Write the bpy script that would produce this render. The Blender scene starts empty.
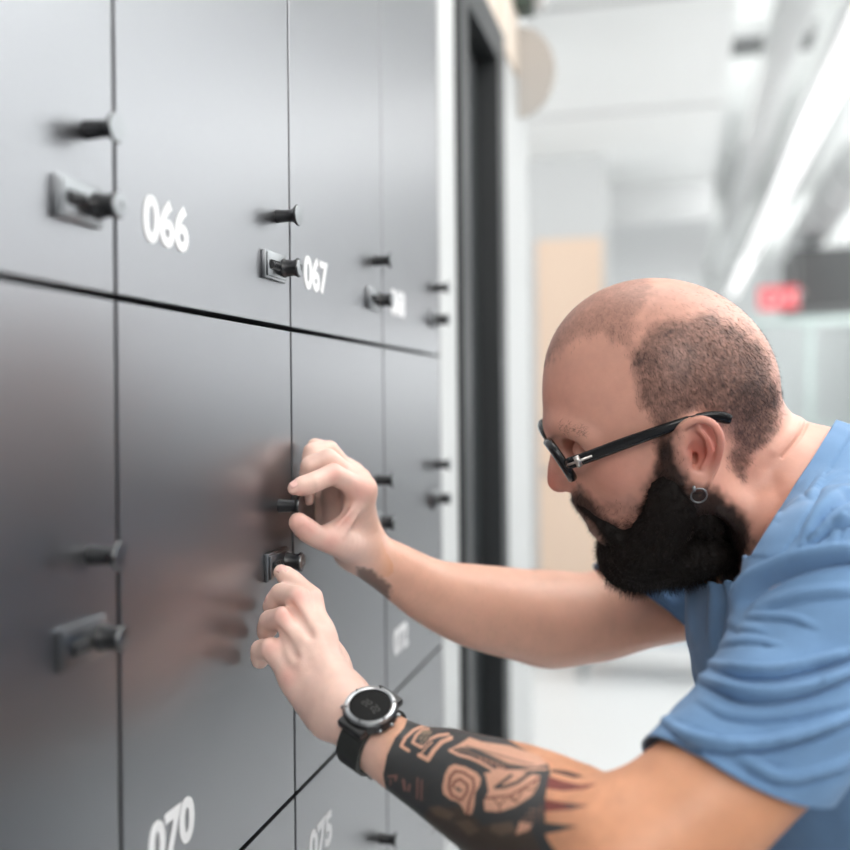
import bpy, bmesh, math, random
import numpy as np
from mathutils import Vector, Matrix
random.seed(7); rng = np.random.default_rng(7)
SC = bpy.context.scene
COL = SC.collection

# ------------------------------------------------------------------ camera
FPX = 1000.0                       # focal length in pixels of an 850 px frame
PHI = math.atan(0.256)
CAMP = np.array([0.341, 0.0, 1.40])
CF = np.array([-math.sin(PHI), math.cos(PHI), 0.0])
R0 = np.array([math.cos(PHI), math.sin(PHI), 0.0])
U0 = np.array([0.0, 0.0, 1.0])
ROLL = 0.0094
CR = R0*math.cos(ROLL) - U0*math.sin(ROLL)
CU = U0*math.cos(ROLL) + R0*math.sin(ROLL)
CY = 402.5
M3 = np.stack([CR, CU, CF], axis=1)            # columns: right, up, forward

def cc(px, py, d):
    """metric coordinates (right, up, forward) of a point seen at px,py at distance d"""
    return np.array([(px-425.0)/FPX*d, (CY-py)/FPX*d, d])
def to_world(q):
    return np.asarray(q) @ M3.T + CAMP
def P(px, py, d):
    return to_world(cc(px, py, d))
def wall_y(px):
    d = 0.352/((681.0-px)/1000.0)
    return (d - CAMP[0]*math.sin(PHI))/math.cos(PHI)
def wall_d(px): return 352.0/(681.0-px)
def wall_z(px, py): return float(P(px, py, wall_d(px))[2])

cam_d = bpy.data.cameras.new('camera'); cam = bpy.data.objects.new('camera', cam_d); COL.objects.link(cam)
cam_d.sensor_width = 36.0; cam_d.lens = FPX/850*36.0
cam_d.shift_y = -(425-CY)/850.0
mw = Matrix.Identity(4)
for i in range(3):
    mw[i][0] = CR[i]; mw[i][1] = CU[i]; mw[i][2] = -CF[i]; mw[i][3] = CAMP[i]
cam.matrix_world = mw
cam_d.clip_start = 0.05
cam_d.dof.use_dof = True; cam_d.dof.focus_distance = 0.82; cam_d.dof.aperture_fstop = 2.6
SC.camera = cam

# ------------------------------------------------------------------ world and light
SC.view_settings.view_transform = 'Standard'; SC.view_settings.look = 'None'
SC.view_settings.exposure = -0.40; SC.view_settings.gamma = 1.0
SC.view_settings.use_curve_mapping = False
wd = bpy.data.worlds.new('world'); SC.world = wd; wd.use_nodes = True
bg = wd.node_tree.nodes['Background']; bg.inputs[0].default_value = (0.93, 0.96, 1.0, 1); bg.inputs[1].default_value = 0.75

def area(name, loc, target, size, sizey, power, col=(1,1,1)):
    l = bpy.data.lights.new(name, 'AREA'); l.shape = 'RECTANGLE'; l.size = size; l.size_y = sizey
    l.energy = power; l.color = col
    o = bpy.data.objects.new(name, l); COL.objects.link(o)
    o.location = loc
    o.rotation_euler = (Vector(target)-Vector(loc)).to_track_quat('-Z', 'Y').to_euler()
    return o
area('ceiling_softbox_light', (0.62, 1.25, 2.70), (0.5, 1.2, 0), 0.9, 2.4, 30, (1.0, 0.98, 0.95))
area('corridor_light', (1.25, 5.6, 2.95), (1.2, 5.6, 0), 1.6, 5.5, 74, (1.0, 0.99, 0.98))
area('far_fill_light', (2.70, 11.4, 1.6), (0.2, 11.6, 1.3), 3.4, 2.4, 210)  # added fill panel out of view, brightens the far end
area('side_passage_light', (-1.4, 4.0, 2.3), (-0.2, 5.8, 1.6), 1.2, 0.8, 20)
area('ceiling_fill_light', (2.10, 2.6, 2.25), (1.99, 2.6, 2.98), 8.0, 0.4, 170)  # added unseen fill, lifts the white ceiling bay
area('reflection_fill_light', (2.735, 4.6, 1.93), (0.0, 4.6, 1.93), 11.6, 0.92, 58, (0.97, 0.985, 1.0))  # added unseen panel, brightens the reflections in the locker doors
area('upper_ceiling_fill_light', (2.40, 6.5, 2.45), (2.30, 6.5, 3.2), 9.0, 0.3, 60)  # second added fill out of view, for the upper ceiling
area('upper_bay_fill_light', (.98, 6.5, 2.90), (.98, 6.5, 4), 0.10, 10.0, 2)  # added upward fill strip above the lamp, no fitting of its own
area('entry_light', (0.9, -1.4, 2.5), (0.4, 0.8, 1.2), 1.4, 1.0, 34, (1.0, 0.96, 0.92))

# ------------------------------------------------------------------ materials
def mat(name, col, rough=0.5, metal=0.0, spec=0.5, emis=None, estr=1.0, bump=None, noise=None, coat=0.0, sss=0.0):
    m = bpy.data.materials.new(name); m.use_nodes = True
    nt = m.node_tree; b = nt.nodes['Principled BSDF']
    b.inputs['Base Color'].default_value = (*col, 1); b.inputs['Roughness'].default_value = rough
    b.inputs['Metallic'].default_value = metal; b.inputs['Specular IOR Level'].default_value = spec
    b.inputs['Coat Weight'].default_value = coat
    if emis: b.inputs['Emission Color'].default_value = (*emis, 1); b.inputs['Emission Strength'].default_value = estr
    if noise:          # (scale, amount): gentle colour mottling of the thing itself
        tc = nt.nodes.new('ShaderNodeTexCoord'); n = nt.nodes.new('ShaderNodeTexNoise'); n.inputs['Scale'].default_value = noise[0]
        n.inputs['Detail'].default_value = 5
        mx = nt.nodes.new('ShaderNodeMix'); mx.data_type = 'RGBA'
        nt.links.new(tc.outputs['Object'], n.inputs['Vector'])
        nt.links.new(n.outputs['Fac'], mx.inputs['Factor'])
        mx.inputs['A'].default_value = (*[c*(1-noise[1]) for c in col], 1); mx.inputs['B'].default_value = (*[min(1, c*(1+noise[1])) for c in col], 1)
        nt.links.new(mx.outputs['Result'], b.inputs['Base Color'])
    if bump:           # (scale, strength, distance)
        tc = nt.nodes.new('ShaderNodeTexCoord'); n = nt.nodes.new('ShaderNodeTexNoise'); n.inputs['Scale'].default_value = bump[0]
        n.inputs['Detail'].default_value = 4
        bp = nt.nodes.new('ShaderNodeBump'); bp.inputs['Strength'].default_value = bump[1]; bp.inputs['Distance'].default_value = bump[2]
        nt.links.new(tc.outputs['Object'], n.inputs['Vector']); nt.links.new(n.outputs['Fac'], bp.inputs['Height']); nt.links.new(bp.outputs['Normal'], b.inputs['Normal'])
    return m
def attr_mat(name, attr, rough, spec=0.5, bump=None, sss=0.0, noise=None):
    m = mat(name, (0.5, 0.5, 0.5), rough, spec=spec, bump=bump)
    nt = m.node_tree; b = nt.nodes['Principled BSDF']
    a = nt.nodes.new('ShaderNodeAttribute'); a.attribute_name = attr
    src = a.outputs['Color']
    if noise:
        tc = nt.nodes.new('ShaderNodeTexCoord'); n = nt.nodes.new('ShaderNodeTexNoise'); n.inputs['Scale'].default_value = noise[0]; n.inputs['Detail'].default_value = 5
        r = nt.nodes.new('ShaderNodeMapRange'); r.inputs['To Min'].default_value = 1-noise[1]; r.inputs['To Max'].default_value = 1+noise[1]
        r.inputs['From Min'].default_value = 0.25; r.inputs['From Max'].default_value = 0.75
        v = nt.nodes.new('ShaderNodeVectorMath'); v.operation = 'SCALE'
        nt.links.new(tc.outputs['Object'], n.inputs['Vector']); nt.links.new(n.outputs['Fac'], r.inputs['Value'])
        nt.links.new(src, v.inputs[0]); nt.links.new(r.outputs['Result'], v.inputs['Scale']); src = v.outputs['Vector']
    nt.links.new(src, b.inputs['Base Color'])
    if sss:
        b.inputs['Subsurface Weight'].default_value = sss; b.inputs['Subsurface Radius'].default_value = (1.0, 0.35, 0.2); b.inputs['Subsurface Scale'].default_value = 0.004
    return m
def srgb(r, g, b):
    f = lambda c: (c/255/12.92 if c/255 <= 0.04045 else ((c/255+0.055)/1.055)**2.4)
    return (f(r), f(g), f(b))

# ------------------------------------------------------------------ object helpers
def link_mesh(name, verts, faces, m, parent=None, smooth=True):
    me = bpy.data.meshes.new(name)
    verts = np.asarray(verts, dtype=np.float32)
    if isinstance(faces, np.ndarray):
        n, k = faces.shape
        me.vertices.add(len(verts)); me.vertices.foreach_set('co', verts.ravel())
        me.loops.add(n*k); me.loops.foreach_set('vertex_index', faces.astype(np.int32).ravel())
        me.polygons.add(n); me.polygons.foreach_set('loop_start', np.arange(0, n*k, k, dtype=np.int32))
        me.polygons.foreach_set('loop_total', np.full(n, k, dtype=np.int32))
        me.update(calc_edges=True); me.validate()
    else:
        me.from_pydata([tuple(map(float, v)) for v in verts], [], [tuple(f) for f in faces]); me.update()
    if smooth: me.polygons.foreach_set('use_smooth', np.ones(len(me.polygons), dtype=bool))
    if m: me.materials.append(m)
    o = bpy.data.objects.new(name, me); COL.objects.link(o)
    if parent: o.parent = parent
    return o
def bm_obj(name, bm, m, parent=None, smooth=False, loc=None):
    bmesh.ops.recalc_face_normals(bm, faces=bm.faces[:])
    me = bpy.data.meshes.new(name); bm.to_mesh(me); bm.free()
    if smooth:
        me.polygons.foreach_set('use_smooth', np.ones(len(me.polygons), dtype=bool))
        me.set_sharp_from_angle(angle=math.radians(38))
    if m: me.materials.append(m)
    o = bpy.data.objects.new(name, me); COL.objects.link(o)
    if parent: o.parent = parent
    if loc is not None: o.location = loc
    return o
def bx(bm, lo, hi, bev=0.0, mtx=None):
    r = bmesh.ops.create_cube(bm, size=1.0); vs = r['verts']
    for v in vs:
        v.co = Vector([(lo[i]+hi[i])/2 + v.co[i]*(hi[i]-lo[i]) for i in range(3)])
    if bev > 0:
        es = list({e for v in vs for e in v.link_edges})
        rr = bmesh.ops.bevel(bm, geom=es, offset=bev, segments=2, affect='EDGES', profile=0.6)
        vs = list({v for f in rr['faces'] for v in f.verts} | {v for v in vs if v.is_valid})
    if mtx is not None:
        bmesh.ops.transform(bm, matrix=mtx, verts=vs)
    return bm
def lathe(bm, prof, seg=32, mtx=None):
    """prof: list of (radius, height) swept about local Z"""
    rings = []
    for r, h in prof:
        if r < 1e-6: rings.append([bm.verts.new((0, 0, h))])
        else: rings.append([bm.verts.new((r*math.cos(2*math.pi*k/seg), r*math.sin(2*math.pi*k/seg), h)) for k in range(seg)])
    for a, b in zip(rings[:-1], rings[1:]):
        for k in range(seg):
            k2 = (k+1) % seg
            if len(a) == 1 and len(b) == 1: continue
            if len(a) == 1: bm.faces.new((a[0], b[k], b[k2]))
            elif len(b) == 1: bm.faces.new((a[k], b[0], a[k2]))
            else: bm.faces.new((a[k], b[k], b[k2], a[k2]))
    vs = [v for r in rings for v in r]
    if mtx is not None: bmesh.ops.transform(bm, matrix=mtx, verts=vs)
    return bm
def tube_vf(pts, radii, seg=8, closed=False, flat=None, up=None):
    """swept tube through pts; flat=(w,h) elliptical factors with 'up' hint"""
    pts = [np.asarray(p, float) for p in pts]; n = len(pts)
    V = []; F = []
    prev = None
    for i, p in enumerate(pts):
        t = (pts[(i+1) % n]-pts[i-1]) if closed else (pts[min(i+1, n-1)]-pts[max(i-1, 0)])
        t = t/np.linalg.norm(t)
        h = np.asarray(up, float) if up is not None else (prev if prev is not None else (np.array([0, 0, 1.0]) if abs(t[2]) < 0.9 else np.array([1.0, 0, 0])))
        a = h - t*h.dot(t); a /= np.linalg.norm(a); b = np.cross(t, a); prev = a
        r = radii[i] if hasattr(radii, '__len__') else radii
        fw, fh = flat if flat else (1, 1)
        for k in range(seg):
            an = 2*math.pi*k/seg
            V.append(p + a*math.cos(an)*r*fh + b*math.sin(an)*r*fw)
    for i in range(n if closed else n-1):
        j = (i+1) % n
        for k in range(seg):
            k2 = (k+1) % seg
            F.append((i*seg+k, i*seg+k2, j*seg+k2, j*seg+k))
    if not closed:
        F.append(tuple(range(seg))[::-1]); F.append(tuple((n-1)*seg+k for k in range(seg)))
    return V, F
def catmull(pts, n=8, closed=False):
    pts = [np.asarray(p, float) for p in pts]; out = []
    N = len(pts); rngi = range(N if closed else N-1)
    for i in rngi:
        p0 = pts[(i-1) % N] if closed or i > 0 else 2*pts[0]-pts[1]
        p1 = pts[i]; p2 = pts[(i+1) % N]
        p3 = pts[(i+2) % N] if closed or i+2 < N else 2*pts[-1]-pts[-2]
        for k in range(n):
            t = k/n
            out.append(0.5*((2*p1)+(-p0+p2)*t+(2*p0-5*p1+4*p2-p3)*t*t+(-p0+3*p1-3*p2+p3)*t**3))
    if not closed: out.append(pts[-1])
    return out
def empty(name, loc=(0, 0, 0)):
    o = bpy.data.objects.new(name, None); COL.objects.link(o); o.location = loc; o.empty_display_size = 0.05
    return o
def tag(o, label=None, cat=None, group=None, kind=None):
    if label: o['label'] = label
    if cat: o['category'] = cat
    if group: o['group'] = group
    if kind: o['kind'] = kind
    return o
def struct(name, bm, m, parent=None):
    o = bm_obj(name, bm, m, parent)
    if parent is None: o['kind'] = 'structure'
    return o
# ------------------------------------------------------------------ the room
WALLW = (0.86, 0.87, 0.87)
m_white = mat('white_paint', (0.62, 0.63, 0.63), 0.6, noise=(3, 0.02))
m_floor = mat('pale_floor', (0.80, 0.81, 0.81), 0.4, noise=(2, 0.03))
m_ceil = mat('white_ceiling', (0.88, 0.89, 0.88), 0.8, noise=(2.5, 0.03))
m_beige = mat('beige_wall', srgb(222, 208, 194), 0.7, noise=(5, 0.04))
m_peach = mat('peach_panel', srgb(236, 210, 188), 0.7, noise=(1.5, 0.03))
m_door = mat('charcoal_door', (0.020, 0.024, 0.026), 0.55)
m_frame = mat('charcoal_frame', (0.026, 0.029, 0.031), 0.45)
m_grey = mat('grey_metal', (0.42, 0.43, 0.43), 0.5, 0.2)
m_dgrey = mat('dark_grey', (0.08, 0.085, 0.085), 0.6)
m_alu0 = mat('fill_frame_aluminium', (0.6, 0.61, 0.61), 0.4, 0.2)
m_black = mat('black_plastic', (0.012, 0.013, 0.014), 0.38)
m_lockg = mat('locker_gap', (0.01, 0.01, 0.011), 0.8)

def box_obj(name, lo, hi, m, parent=None, bev=0.0, kind=None, **kw):
    bm = bmesh.new(); bx(bm, lo, hi, bev)
    o = bm_obj(name, bm, m, parent)
    if kind: o['kind'] = kind
    return o
Y_END = wall_y(440.5)       # end of lockers
Y_POST = wall_y(457.5)
Y_DOOR = wall_y(502)
Y_WALL = wall_y(531)
CEIL = 2.80
FARY = 14.0
struct('floor', bx(bmesh.new(), (-4, -3.5, -0.1), (6, FARY+1, 0.0)), m_floor)
# left wall beyond the lockers, door opening in it
bm = bmesh.new()
bx(bm, (-0.5, Y_END+0.004, 0), (0.0, Y_POST, CEIL))
struct('wall_left', bm, m_white)
bm = bmesh.new(); bx(bm, (-0.5, Y_POST+.001, 2.12), (0.0, Y_DOOR+.0, CEIL-.001)); bx(bm, (-0.002, Y_DOOR+.001, 2.11), (0.004, wall_y(520), CEIL-.001))
struct('wall_left_header', bm, m_beige)
bm = bmesh.new(); bx(bm, (-0.5, Y_DOOR+.001, 0), (-0.003, Y_WALL, CEIL-.001))
struct('wall_left_far', bm, m_white)
# door 1: dark door in a dark frame
bm = bmesh.new()
bx(bm, (-0.12, Y_POST+.001, 0), (0.012, Y_POST+0.055, 2.118), 0.002)
bx(bm, (-0.12, Y_DOOR-0.07, 0), (0.012, Y_DOOR-.001, 2.118), 0.002)
bx(bm, (-0.12, Y_POST+0.056, 2.05), (0.012, Y_DOOR-0.071, 2.118), 0.002)
d1 = struct('door_1', bm, m_frame)
box_obj('door_leaf', (-0.09, Y_POST+0.058, 0.005), (-0.03, Y_DOOR-0.072, 2.045), m_door, d1, 0.002)
for zz in (wall_z(478, 150), wall_z(480, 283), wall_z(481, 560)):
    bm = bmesh.new()
    bx(bm, (-0.03, Y_POST+0.10, zz-0.045), (-0.024, Y_POST+0.16, zz+0.045), 0.001)
    lathe(bm, [(0.0, -0.05), (0.009, -0.05), (0.009, 0.05), (0, 0.05)], 12, Matrix.Translation((-0.02, Y_POST+0.13, zz)))
    bm_obj('hinge', bm, m_grey, d1)
# frame and mullions made up round the added light panel on the opposite wall
bm = bmesh.new()
bx(bm, (2.70, -1.3, 1.42), (2.749, 10.5, 1.465)); bx(bm, (2.70, -1.3, 2.395), (2.749, 10.5, 2.44))
for k in range(9): bx(bm, (2.70, -1.3+k*1.47, 1.4655), (2.749, -1.3+k*1.47+.03, 2.3945))
struct('fill_panel_frame', bm, m_alu0)
# end walls
YB = 5.8
def xat(px, d): return float(P(px, 402, d)[0])
def pt(px, py, d): return P(px, py, d)
# cross wall with the peach panel
w = pt(533, 402, YB); e = pt(606, 402, YB)
ypl = float(w[1])
bm = bmesh.new(); bx(bm, (-2.5, ypl, 0), (float(e[0])+0.02, ypl+0.15, CEIL-.001)); struct('wall_back', bm, m_white)
pz = float(pt(570, 241, YB)[2])
p0 = float(pt(539, 402, YB)[0]); p1 = float(pt(605, 402, YB)[0])
bm = bmesh.new(); bx(bm, (p0, ypl-0.03, 0.0), (p1, ypl-.001, pz), 0.002); door2 = struct('door_2', bm, m_peach)
bm = bmesh.new(); lathe(bm, [(0, 0), (0.022, 0), (0.022, 0.006), (0.011, 0.012), (0.011, 0.04), (0.026, 0.05), (0.026, 0.062), (0, 0.066)], 20,
      Matrix.Translation((p0+0.06, ypl-0.03, 1.0)) @ Matrix.Rotation(math.pi/2, 4, 'X'))
bm_obj('door_knob', bm, m_grey, door2, True)
# far wall of the corridor, right wall
bm = bmesh.new(); bx(bm, (-2.5, FARY, 0), (6, FARY+.1, 3.4)); struct('wall_far', bm, m_white)
bm = bmesh.new(); bx(bm, (2.75, -3.5, 0), (2.85, FARY-.001, 3.4)); struct('wall_right', bm, m_white)
# unseen dark panels added across from the lockers, to darken their reflections
bm = bmesh.new()
for k in range(16): bx(bm, (1.95, -3.4+k*.56, 0.0), (2.70, -3.4+k*.56+.552, 1.28), .003)
struct('trim_9', bm, mat('dark_reflection_panels', (0.028, 0.028, 0.032), .6))
# ceiling: smooth white bay on the left, exposed higher bay on the right
xs = 0.55
bm = bmesh.new(); bx(bm, (-2.5, -3.5, CEIL), (xs, 6.6, CEIL+0.5)); struct('ceiling', bm, m_ceil)
bm = bmesh.new(); bx(bm, (xs+.001, -3.5, 3.25), (6, FARY+1, 3.35)); struct('ceiling_upper', bm, mat('upper_ceiling', (0.88, 0.90, 0.89), 0.8, noise=(4, 0.04)))
bm = bmesh.new(); bx(bm, (-2.5, 6.601, 2.55), (xs, FARY-.001, 3.2)); struct('trim_1', bm, mat('soffit_paint', (0.74, 0.75, 0.75), 0.8))
# panel joints on the white ceiling
for k, yy in enumerate((3.55, 4.9)):
    bm = bmesh.new(); bx(bm, (-2.4, yy, CEIL-0.008), (xs-0.01, yy+0.03, CEIL-.0005)); struct('trim_%d' % (k+2), bm, mat('joint_grey', (0.62, 0.62, 0.62), 0.8))
# ------------------------------------------------------------------ lockers
def locker_mat():
    m = mat('locker_laminate', (0.30, 0.305, 0.32), 0.33, 1.0, 0.6)
    nt = m.node_tree; b = nt.nodes['Principled BSDF']
    tc = nt.nodes.new('ShaderNodeTexCoord'); n = nt.nodes.new('ShaderNodeTexNoise'); n.inputs['Scale'].default_value = 900; n.inputs['Detail'].default_value = 2
    bp = nt.nodes.new('ShaderNodeBump'); bp.inputs['Strength'].default_value = 0.05; bp.inputs['Distance'].default_value = 0.0004
    nt.links.new(tc.outputs['Object'], n.inputs['Vector']); nt.links.new(n.outputs['Fac'], bp.inputs['Height']); nt.links.new(bp.outputs['Normal'], b.inputs['Normal'])
    return m
m_lock = locker_mat()
m_chrome = mat('brushed_steel', (0.27, 0.28, 0.29), 0.28, 1.0)
m_knob = mat('black_satin_metal', (0.014, 0.015, 0.017), 0.32, 0.0, 0.6)
m_num = mat('white_vinyl', (0.86, 0.86, 0.87), 0.5)
m_body = mat('locker_carcass', (0.010, 0.010, 0.011), 0.7)

SEAM1 = 1.40 + (CY-328)/1000*0.9026
SEAM2 = 1.40 + (CY-790)/1000*0.9119
COLW = (wall_y(440.5)-wall_y(117))/3.0
YC = [wall_y(117) + COLW*(k-1) for k in range(5)]
ROWS = [(SEAM1, 2.36), (SEAM2, SEAM1), (0.10, SEAM2)]
NUMS = {(1, 0): '066', (2, 0): '067', (3, 0): '068', (1, 1): '070', (2, 1): '071', (3, 1): '072', (2, 2): '075', (3, 2): '076'}
GAP = 0.0021
def text_mesh(name, body, size, m, parent, bold=0.0, depth=0.0004):
    cu = bpy.data.curves.new(name, 'FONT'); cu.body = body; cu.size = size; cu.offset = bold; cu.extrude = depth
    cu.align_x = 'LEFT'; cu.space_character = 1.0; cu.resolution_u = 6
    to = bpy.data.objects.new('tmp', cu); COL.objects.link(to)
    bpy.context.view_layer.update()
    dg = bpy.context.evaluated_depsgraph_get()
    me = bpy.data.meshes.new_from_object(to.evaluated_get(dg)); me.name = name
    bpy.data.objects.remove(to)
    if not me.materials: me.materials.append(m)
    else: me.materials[0] = m
    o = bpy.data.objects.new(name, me); COL.objects.link(o); o.parent = parent
    return o
# orientation of text on the locker face: reads left to right along +Y, normal +X
TXT = Matrix(((0, 0, 1, 0), (1, 0, 0, 0), (0, 1, 0, 0), (0, 0, 0, 1)))
AX = Matrix.Rotation(math.pi/2, 4, 'Y')       # local Z -> world +X

def knob_mesh():
    bm = bmesh.new()
    lathe(bm, [(0, 0), (0.0060, 0), (0.0058, 0.0020), (0.0054, 0.0080), (0.0054, 0.0135), (0.0062, 0.0160), (0.0084, 0.0182), (0.0092, 0.0190), (0.0092, 0.0199), (0.0088, 0.0203)], 36, AX)
    return bm
def knob_cap():
    return lathe(bmesh.new(), [(0, 0.02032), (0.0087, 0.02032), (0.0084, 0.0208), (0.0, 0.0211)], 36, AX)
def plate_mesh():
    return bx(bmesh.new(), (0.0, 0.0, -0.0122), (0.0042, 0.046, 0.0122), 0.0012)
def plate_face():
    return bx(bmesh.new(), (0.0042, 0.0022, -0.0100), (0.0058, 0.0438, 0.0100), 0.0006)
def wheel_mesh():
    bm = bmesh.new()
    lathe(bm, [(0, -0.0016), (0.0040, -0.0016), (0.0044, -0.0012), (0.0044, 0.0012), (0.0040, 0.0016), (0, 0.0016)], 16)
    for k in range(8):
        bx(bm, (0.0041, -0.0005, -0.0014), (0.0049, 0.0005, 0.0014), 0, Matrix.Rotation(k*math.pi/4, 4, 'Z'))
    return bm
def turn_mesh():
    bm = bmesh.new()
    lathe(bm, [(0, 0.0042), (0.0080, 0.0042), (0.0084, 0.0066), (0.0076, 0.0080), (0.0068, 0.0150), (0.0078, 0.0176), (0.0080, 0.0195), (0.0073, 0.0202)], 30, AX)
    for k in range(16):
        a = k*math.pi/8
        bx(bm, (0.0180, -0.0006, 0.0070), (0.0196, 0.0006, 0.0083), 0, Matrix.Rotation(a, 4, 'X'))
    return bm
def turn_face():
    bm = lathe(bmesh.new(), [(0, 0.0202), (0.0072, 0.0202), (0.0069, 0.0208), (0.003, 0.0211), (0.003, 0.0206), (0.0, 0.0206)], 30, AX)
    return bm
where = {
 (0, 0): 'dark grey upper locker nearest the camera, unnumbered in view, at the left edge',
 (1, 0): 'dark grey upper locker second from the left, with white number 066',
 (2, 0): 'dark grey upper locker third from the left, above the man\'s hands, with white number 067',
 (3, 0): 'dark grey upper locker farthest away, beside the white post, number 068 blurred',
 (0, 1): 'dark grey middle locker nearest the camera, left of the locker being opened',
 (1, 1): 'dark grey middle locker being opened, its knob and lock under the man\'s fingers',
 (2, 1): 'dark grey middle locker behind the man\'s hands, number 071 half hidden',
 (3, 1): 'dark grey middle locker farthest away, above the watch, beside the white post',
 (0, 2): 'dark grey bottom locker under the middle locker nearest the camera',
 (1, 2): 'dark grey bottom locker showing only a corner below the locker being opened',
 (2, 2): 'dark grey bottom locker below the man\'s near hand, number 075 in view',
 (3, 2): 'dark grey bottom locker farthest away, behind the tattooed forearm'}
for r, (z0, z1) in enumerate(ROWS):
    for c in range(4):
        y0, y1 = YC[c], YC[c+1]
        t = tag(empty('locker', (0, y0, z0)), where[(c, r)], 'locker', 'numbered lockers in the locker wall')
        W = y1-y0; H = z1-z0
        bm = bmesh.new()
        e = 0.0004
        bx(bm, (-0.5, e, e), (-0.49, W-e, H-e)); bx(bm, (-0.49, e, e), (-0.0215, 0.012, H-e)); bx(bm, (-0.49, W-0.012, e), (-0.0215, W-e, H-e))
        bx(bm, (-0.49, 0.0121, e), (-0.0215, W-0.0121, 0.012)); bx(bm, (-0.49, 0.0121, H-0.012), (-0.0215, W-0.0121, H-e))
        bm_obj('locker_body', bm, m_body, t)
        dr = bm_obj('door', bx(bmesh.new(), (-0.021, GAP, GAP), (0, W-GAP, H-GAP), 0.0007), m_lock, t)
        pz = {0: 1.5640, 1: 1.3110, 2: 0.897}[r] - z0
        lz = {0: 1.5185, 1: 1.2620, 2: 0.846}[r] - z0
        ky = W-0.030
        k = bm_obj('pull_knob', knob_mesh(), m_knob, t, True, (0, ky, pz))
        bm_obj('knob_cap', knob_cap(), m_chrome, k, True)
        p = bm_obj('combination_lock', plate_mesh(), m_chrome, t, True, (0, W-0.0655, lz))
        bm_obj('lock_face', plate_face(), m_chrome, p, True)
        for q in range(4):
            wv = bm_obj('number_wheel', wheel_mesh(), m_knob, p, True, (0.0046, 0.0085+q*0.0042, 0)); wv.rotation_euler = (math.pi/2, 0, 0)
        bm_obj('turn_knob', turn_mesh(), m_knob, p, True, (0, 0.0370, 0)); tf = bm_obj('knob_end', turn_face(), m_chrome, p, True, (0, 0.0370, 0))
        if (c, r) in NUMS:
            n = text_mesh('number', NUMS[(c, r)], 0.0415, m_num, dr, 0.0015)
            ny = 0.0330; nz = {0: 0.0425, 1: 0.0460, 2: H-0.080}[r]
            n.matrix_local = Matrix.Translation((0.0003, ny, nz)) @ TXT
box_obj('plinth', (-0.5, YC[0], 0.0), (-0.03, YC[4]-.001, 0.0995), m_body, kind='structure')['kind'] = 'structure'
bm = bmesh.new(); bx(bm, (-0.5, YC[0], 2.3605), (-0.001, YC[4]-.001, CEIL-.001)); struct('wall_left_above', bm, m_white)
bm = bmesh.new(); bx(bm, (-0.5, -3.5, 0), (0.0, YC[0]-.001, CEIL-.001)); struct('wall_left_near', bm, m_body)
# ------------------------------------------------------------------ implicit-surface modelling (all in camera-metric axes: right, up, forward)
def seg_field(p, A, B, ra, rb):
    """distance to a tapered capsule"""
    ba = B-A; l2 = float(ba@ba)+1e-12
    t = np.clip(((p-A)@ba)/l2, 0, 1)
    d = p-A-t[:, None]*ba
    return np.sqrt((d*d).sum(1)) - (ra+(rb-ra)*t)
class Chain:
    def __init__(s, pts, rad, k=0.01, op='u', sc=None, n=4, smooth=True):
        pts = [np.asarray(q, float) for q in pts]
        if smooth and len(pts) > 2:
            full = catmull([np.append(q, r) for q, r in zip(pts, rad)], n)
            pts = [q[:3] for q in full]; rad = [float(q[3]) for q in full]
        s.P = np.array(pts); s.R = np.array(rad); s.k = k; s.op = op; s.sc = sc
        s.c = s.P.mean(0); s.br = float(np.max(np.linalg.norm(s.P-s.c, axis=1)+s.R))
        if sc is not None:
            s.Q = s.P*sc; s.br = s.br/min(1.0, float(np.min(sc)))*1.0
    def __call__(s, p, bound=None):
        q = p*s.sc if s.sc is not None else p
        PP = s.Q if s.sc is not None else s.P
        out = None; ids = range(len(PP)-1)
        if bound is not None and len(PP) > 4:
            bc = bound[0] if s.sc is None else bound[0]*s.sc
            bd = np.array([seg_field(bc[None], PP[i], PP[i+1], s.R[i], s.R[i+1])[0] for i in ids])
            ids = np.flatnonzero(bd-bound[1] <= bd.min()+bound[1]+1e-6)
        for i in ids:
            d = seg_field(q, PP[i], PP[i+1], s.R[i], s.R[i+1])
            out = d if out is None else np.minimum(out, d)
        return out
class Ell:
    nb = True
    def __init__(s, c, r, k=0.01, op='u', rot=None):
        s.C = np.asarray(c, float); s.r = np.asarray(r, float); s.k = k; s.op = op; s.rot = rot
        s.c = s.C; s.br = float(s.r.max())
    def __call__(s, p):
        q = p-s.C
        if s.rot is not None: q = q @ s.rot
        k0 = np.sqrt(((q/s.r)**2).sum(1)); k1 = np.sqrt(((q/(s.r**2))**2).sum(1))+1e-9
        return np.where(k0 < 1e-6, -s.r.min(), k0*(k0-1)/k1)
def combine(prims, p, bound=None):
    """prims in order; those too far from the batch are skipped"""
    if bound is not None: bc, brad = bound
    d = None
    for q in prims:
        if bound is not None and np.linalg.norm(q.c-bc) - q.br > brad + q.k + 0.02: continue
        e = q(p, bound) if isinstance(q, Chain) else q(p)
        if d is None:
            if q.op == 'u': d = e
            continue
        if q.op == 'u':
            k = q.k; h = np.maximum(k-np.abs(d-e), 0)/k; d = np.minimum(d, e)-h*h*k*0.25
        else:
            k = q.k; h = np.maximum(k-np.abs(-e-d), 0)/k; d = np.maximum(d, -e)+h*h*k*0.25
    if d is None: d = np.full(len(p), 1.0)
    return d
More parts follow.
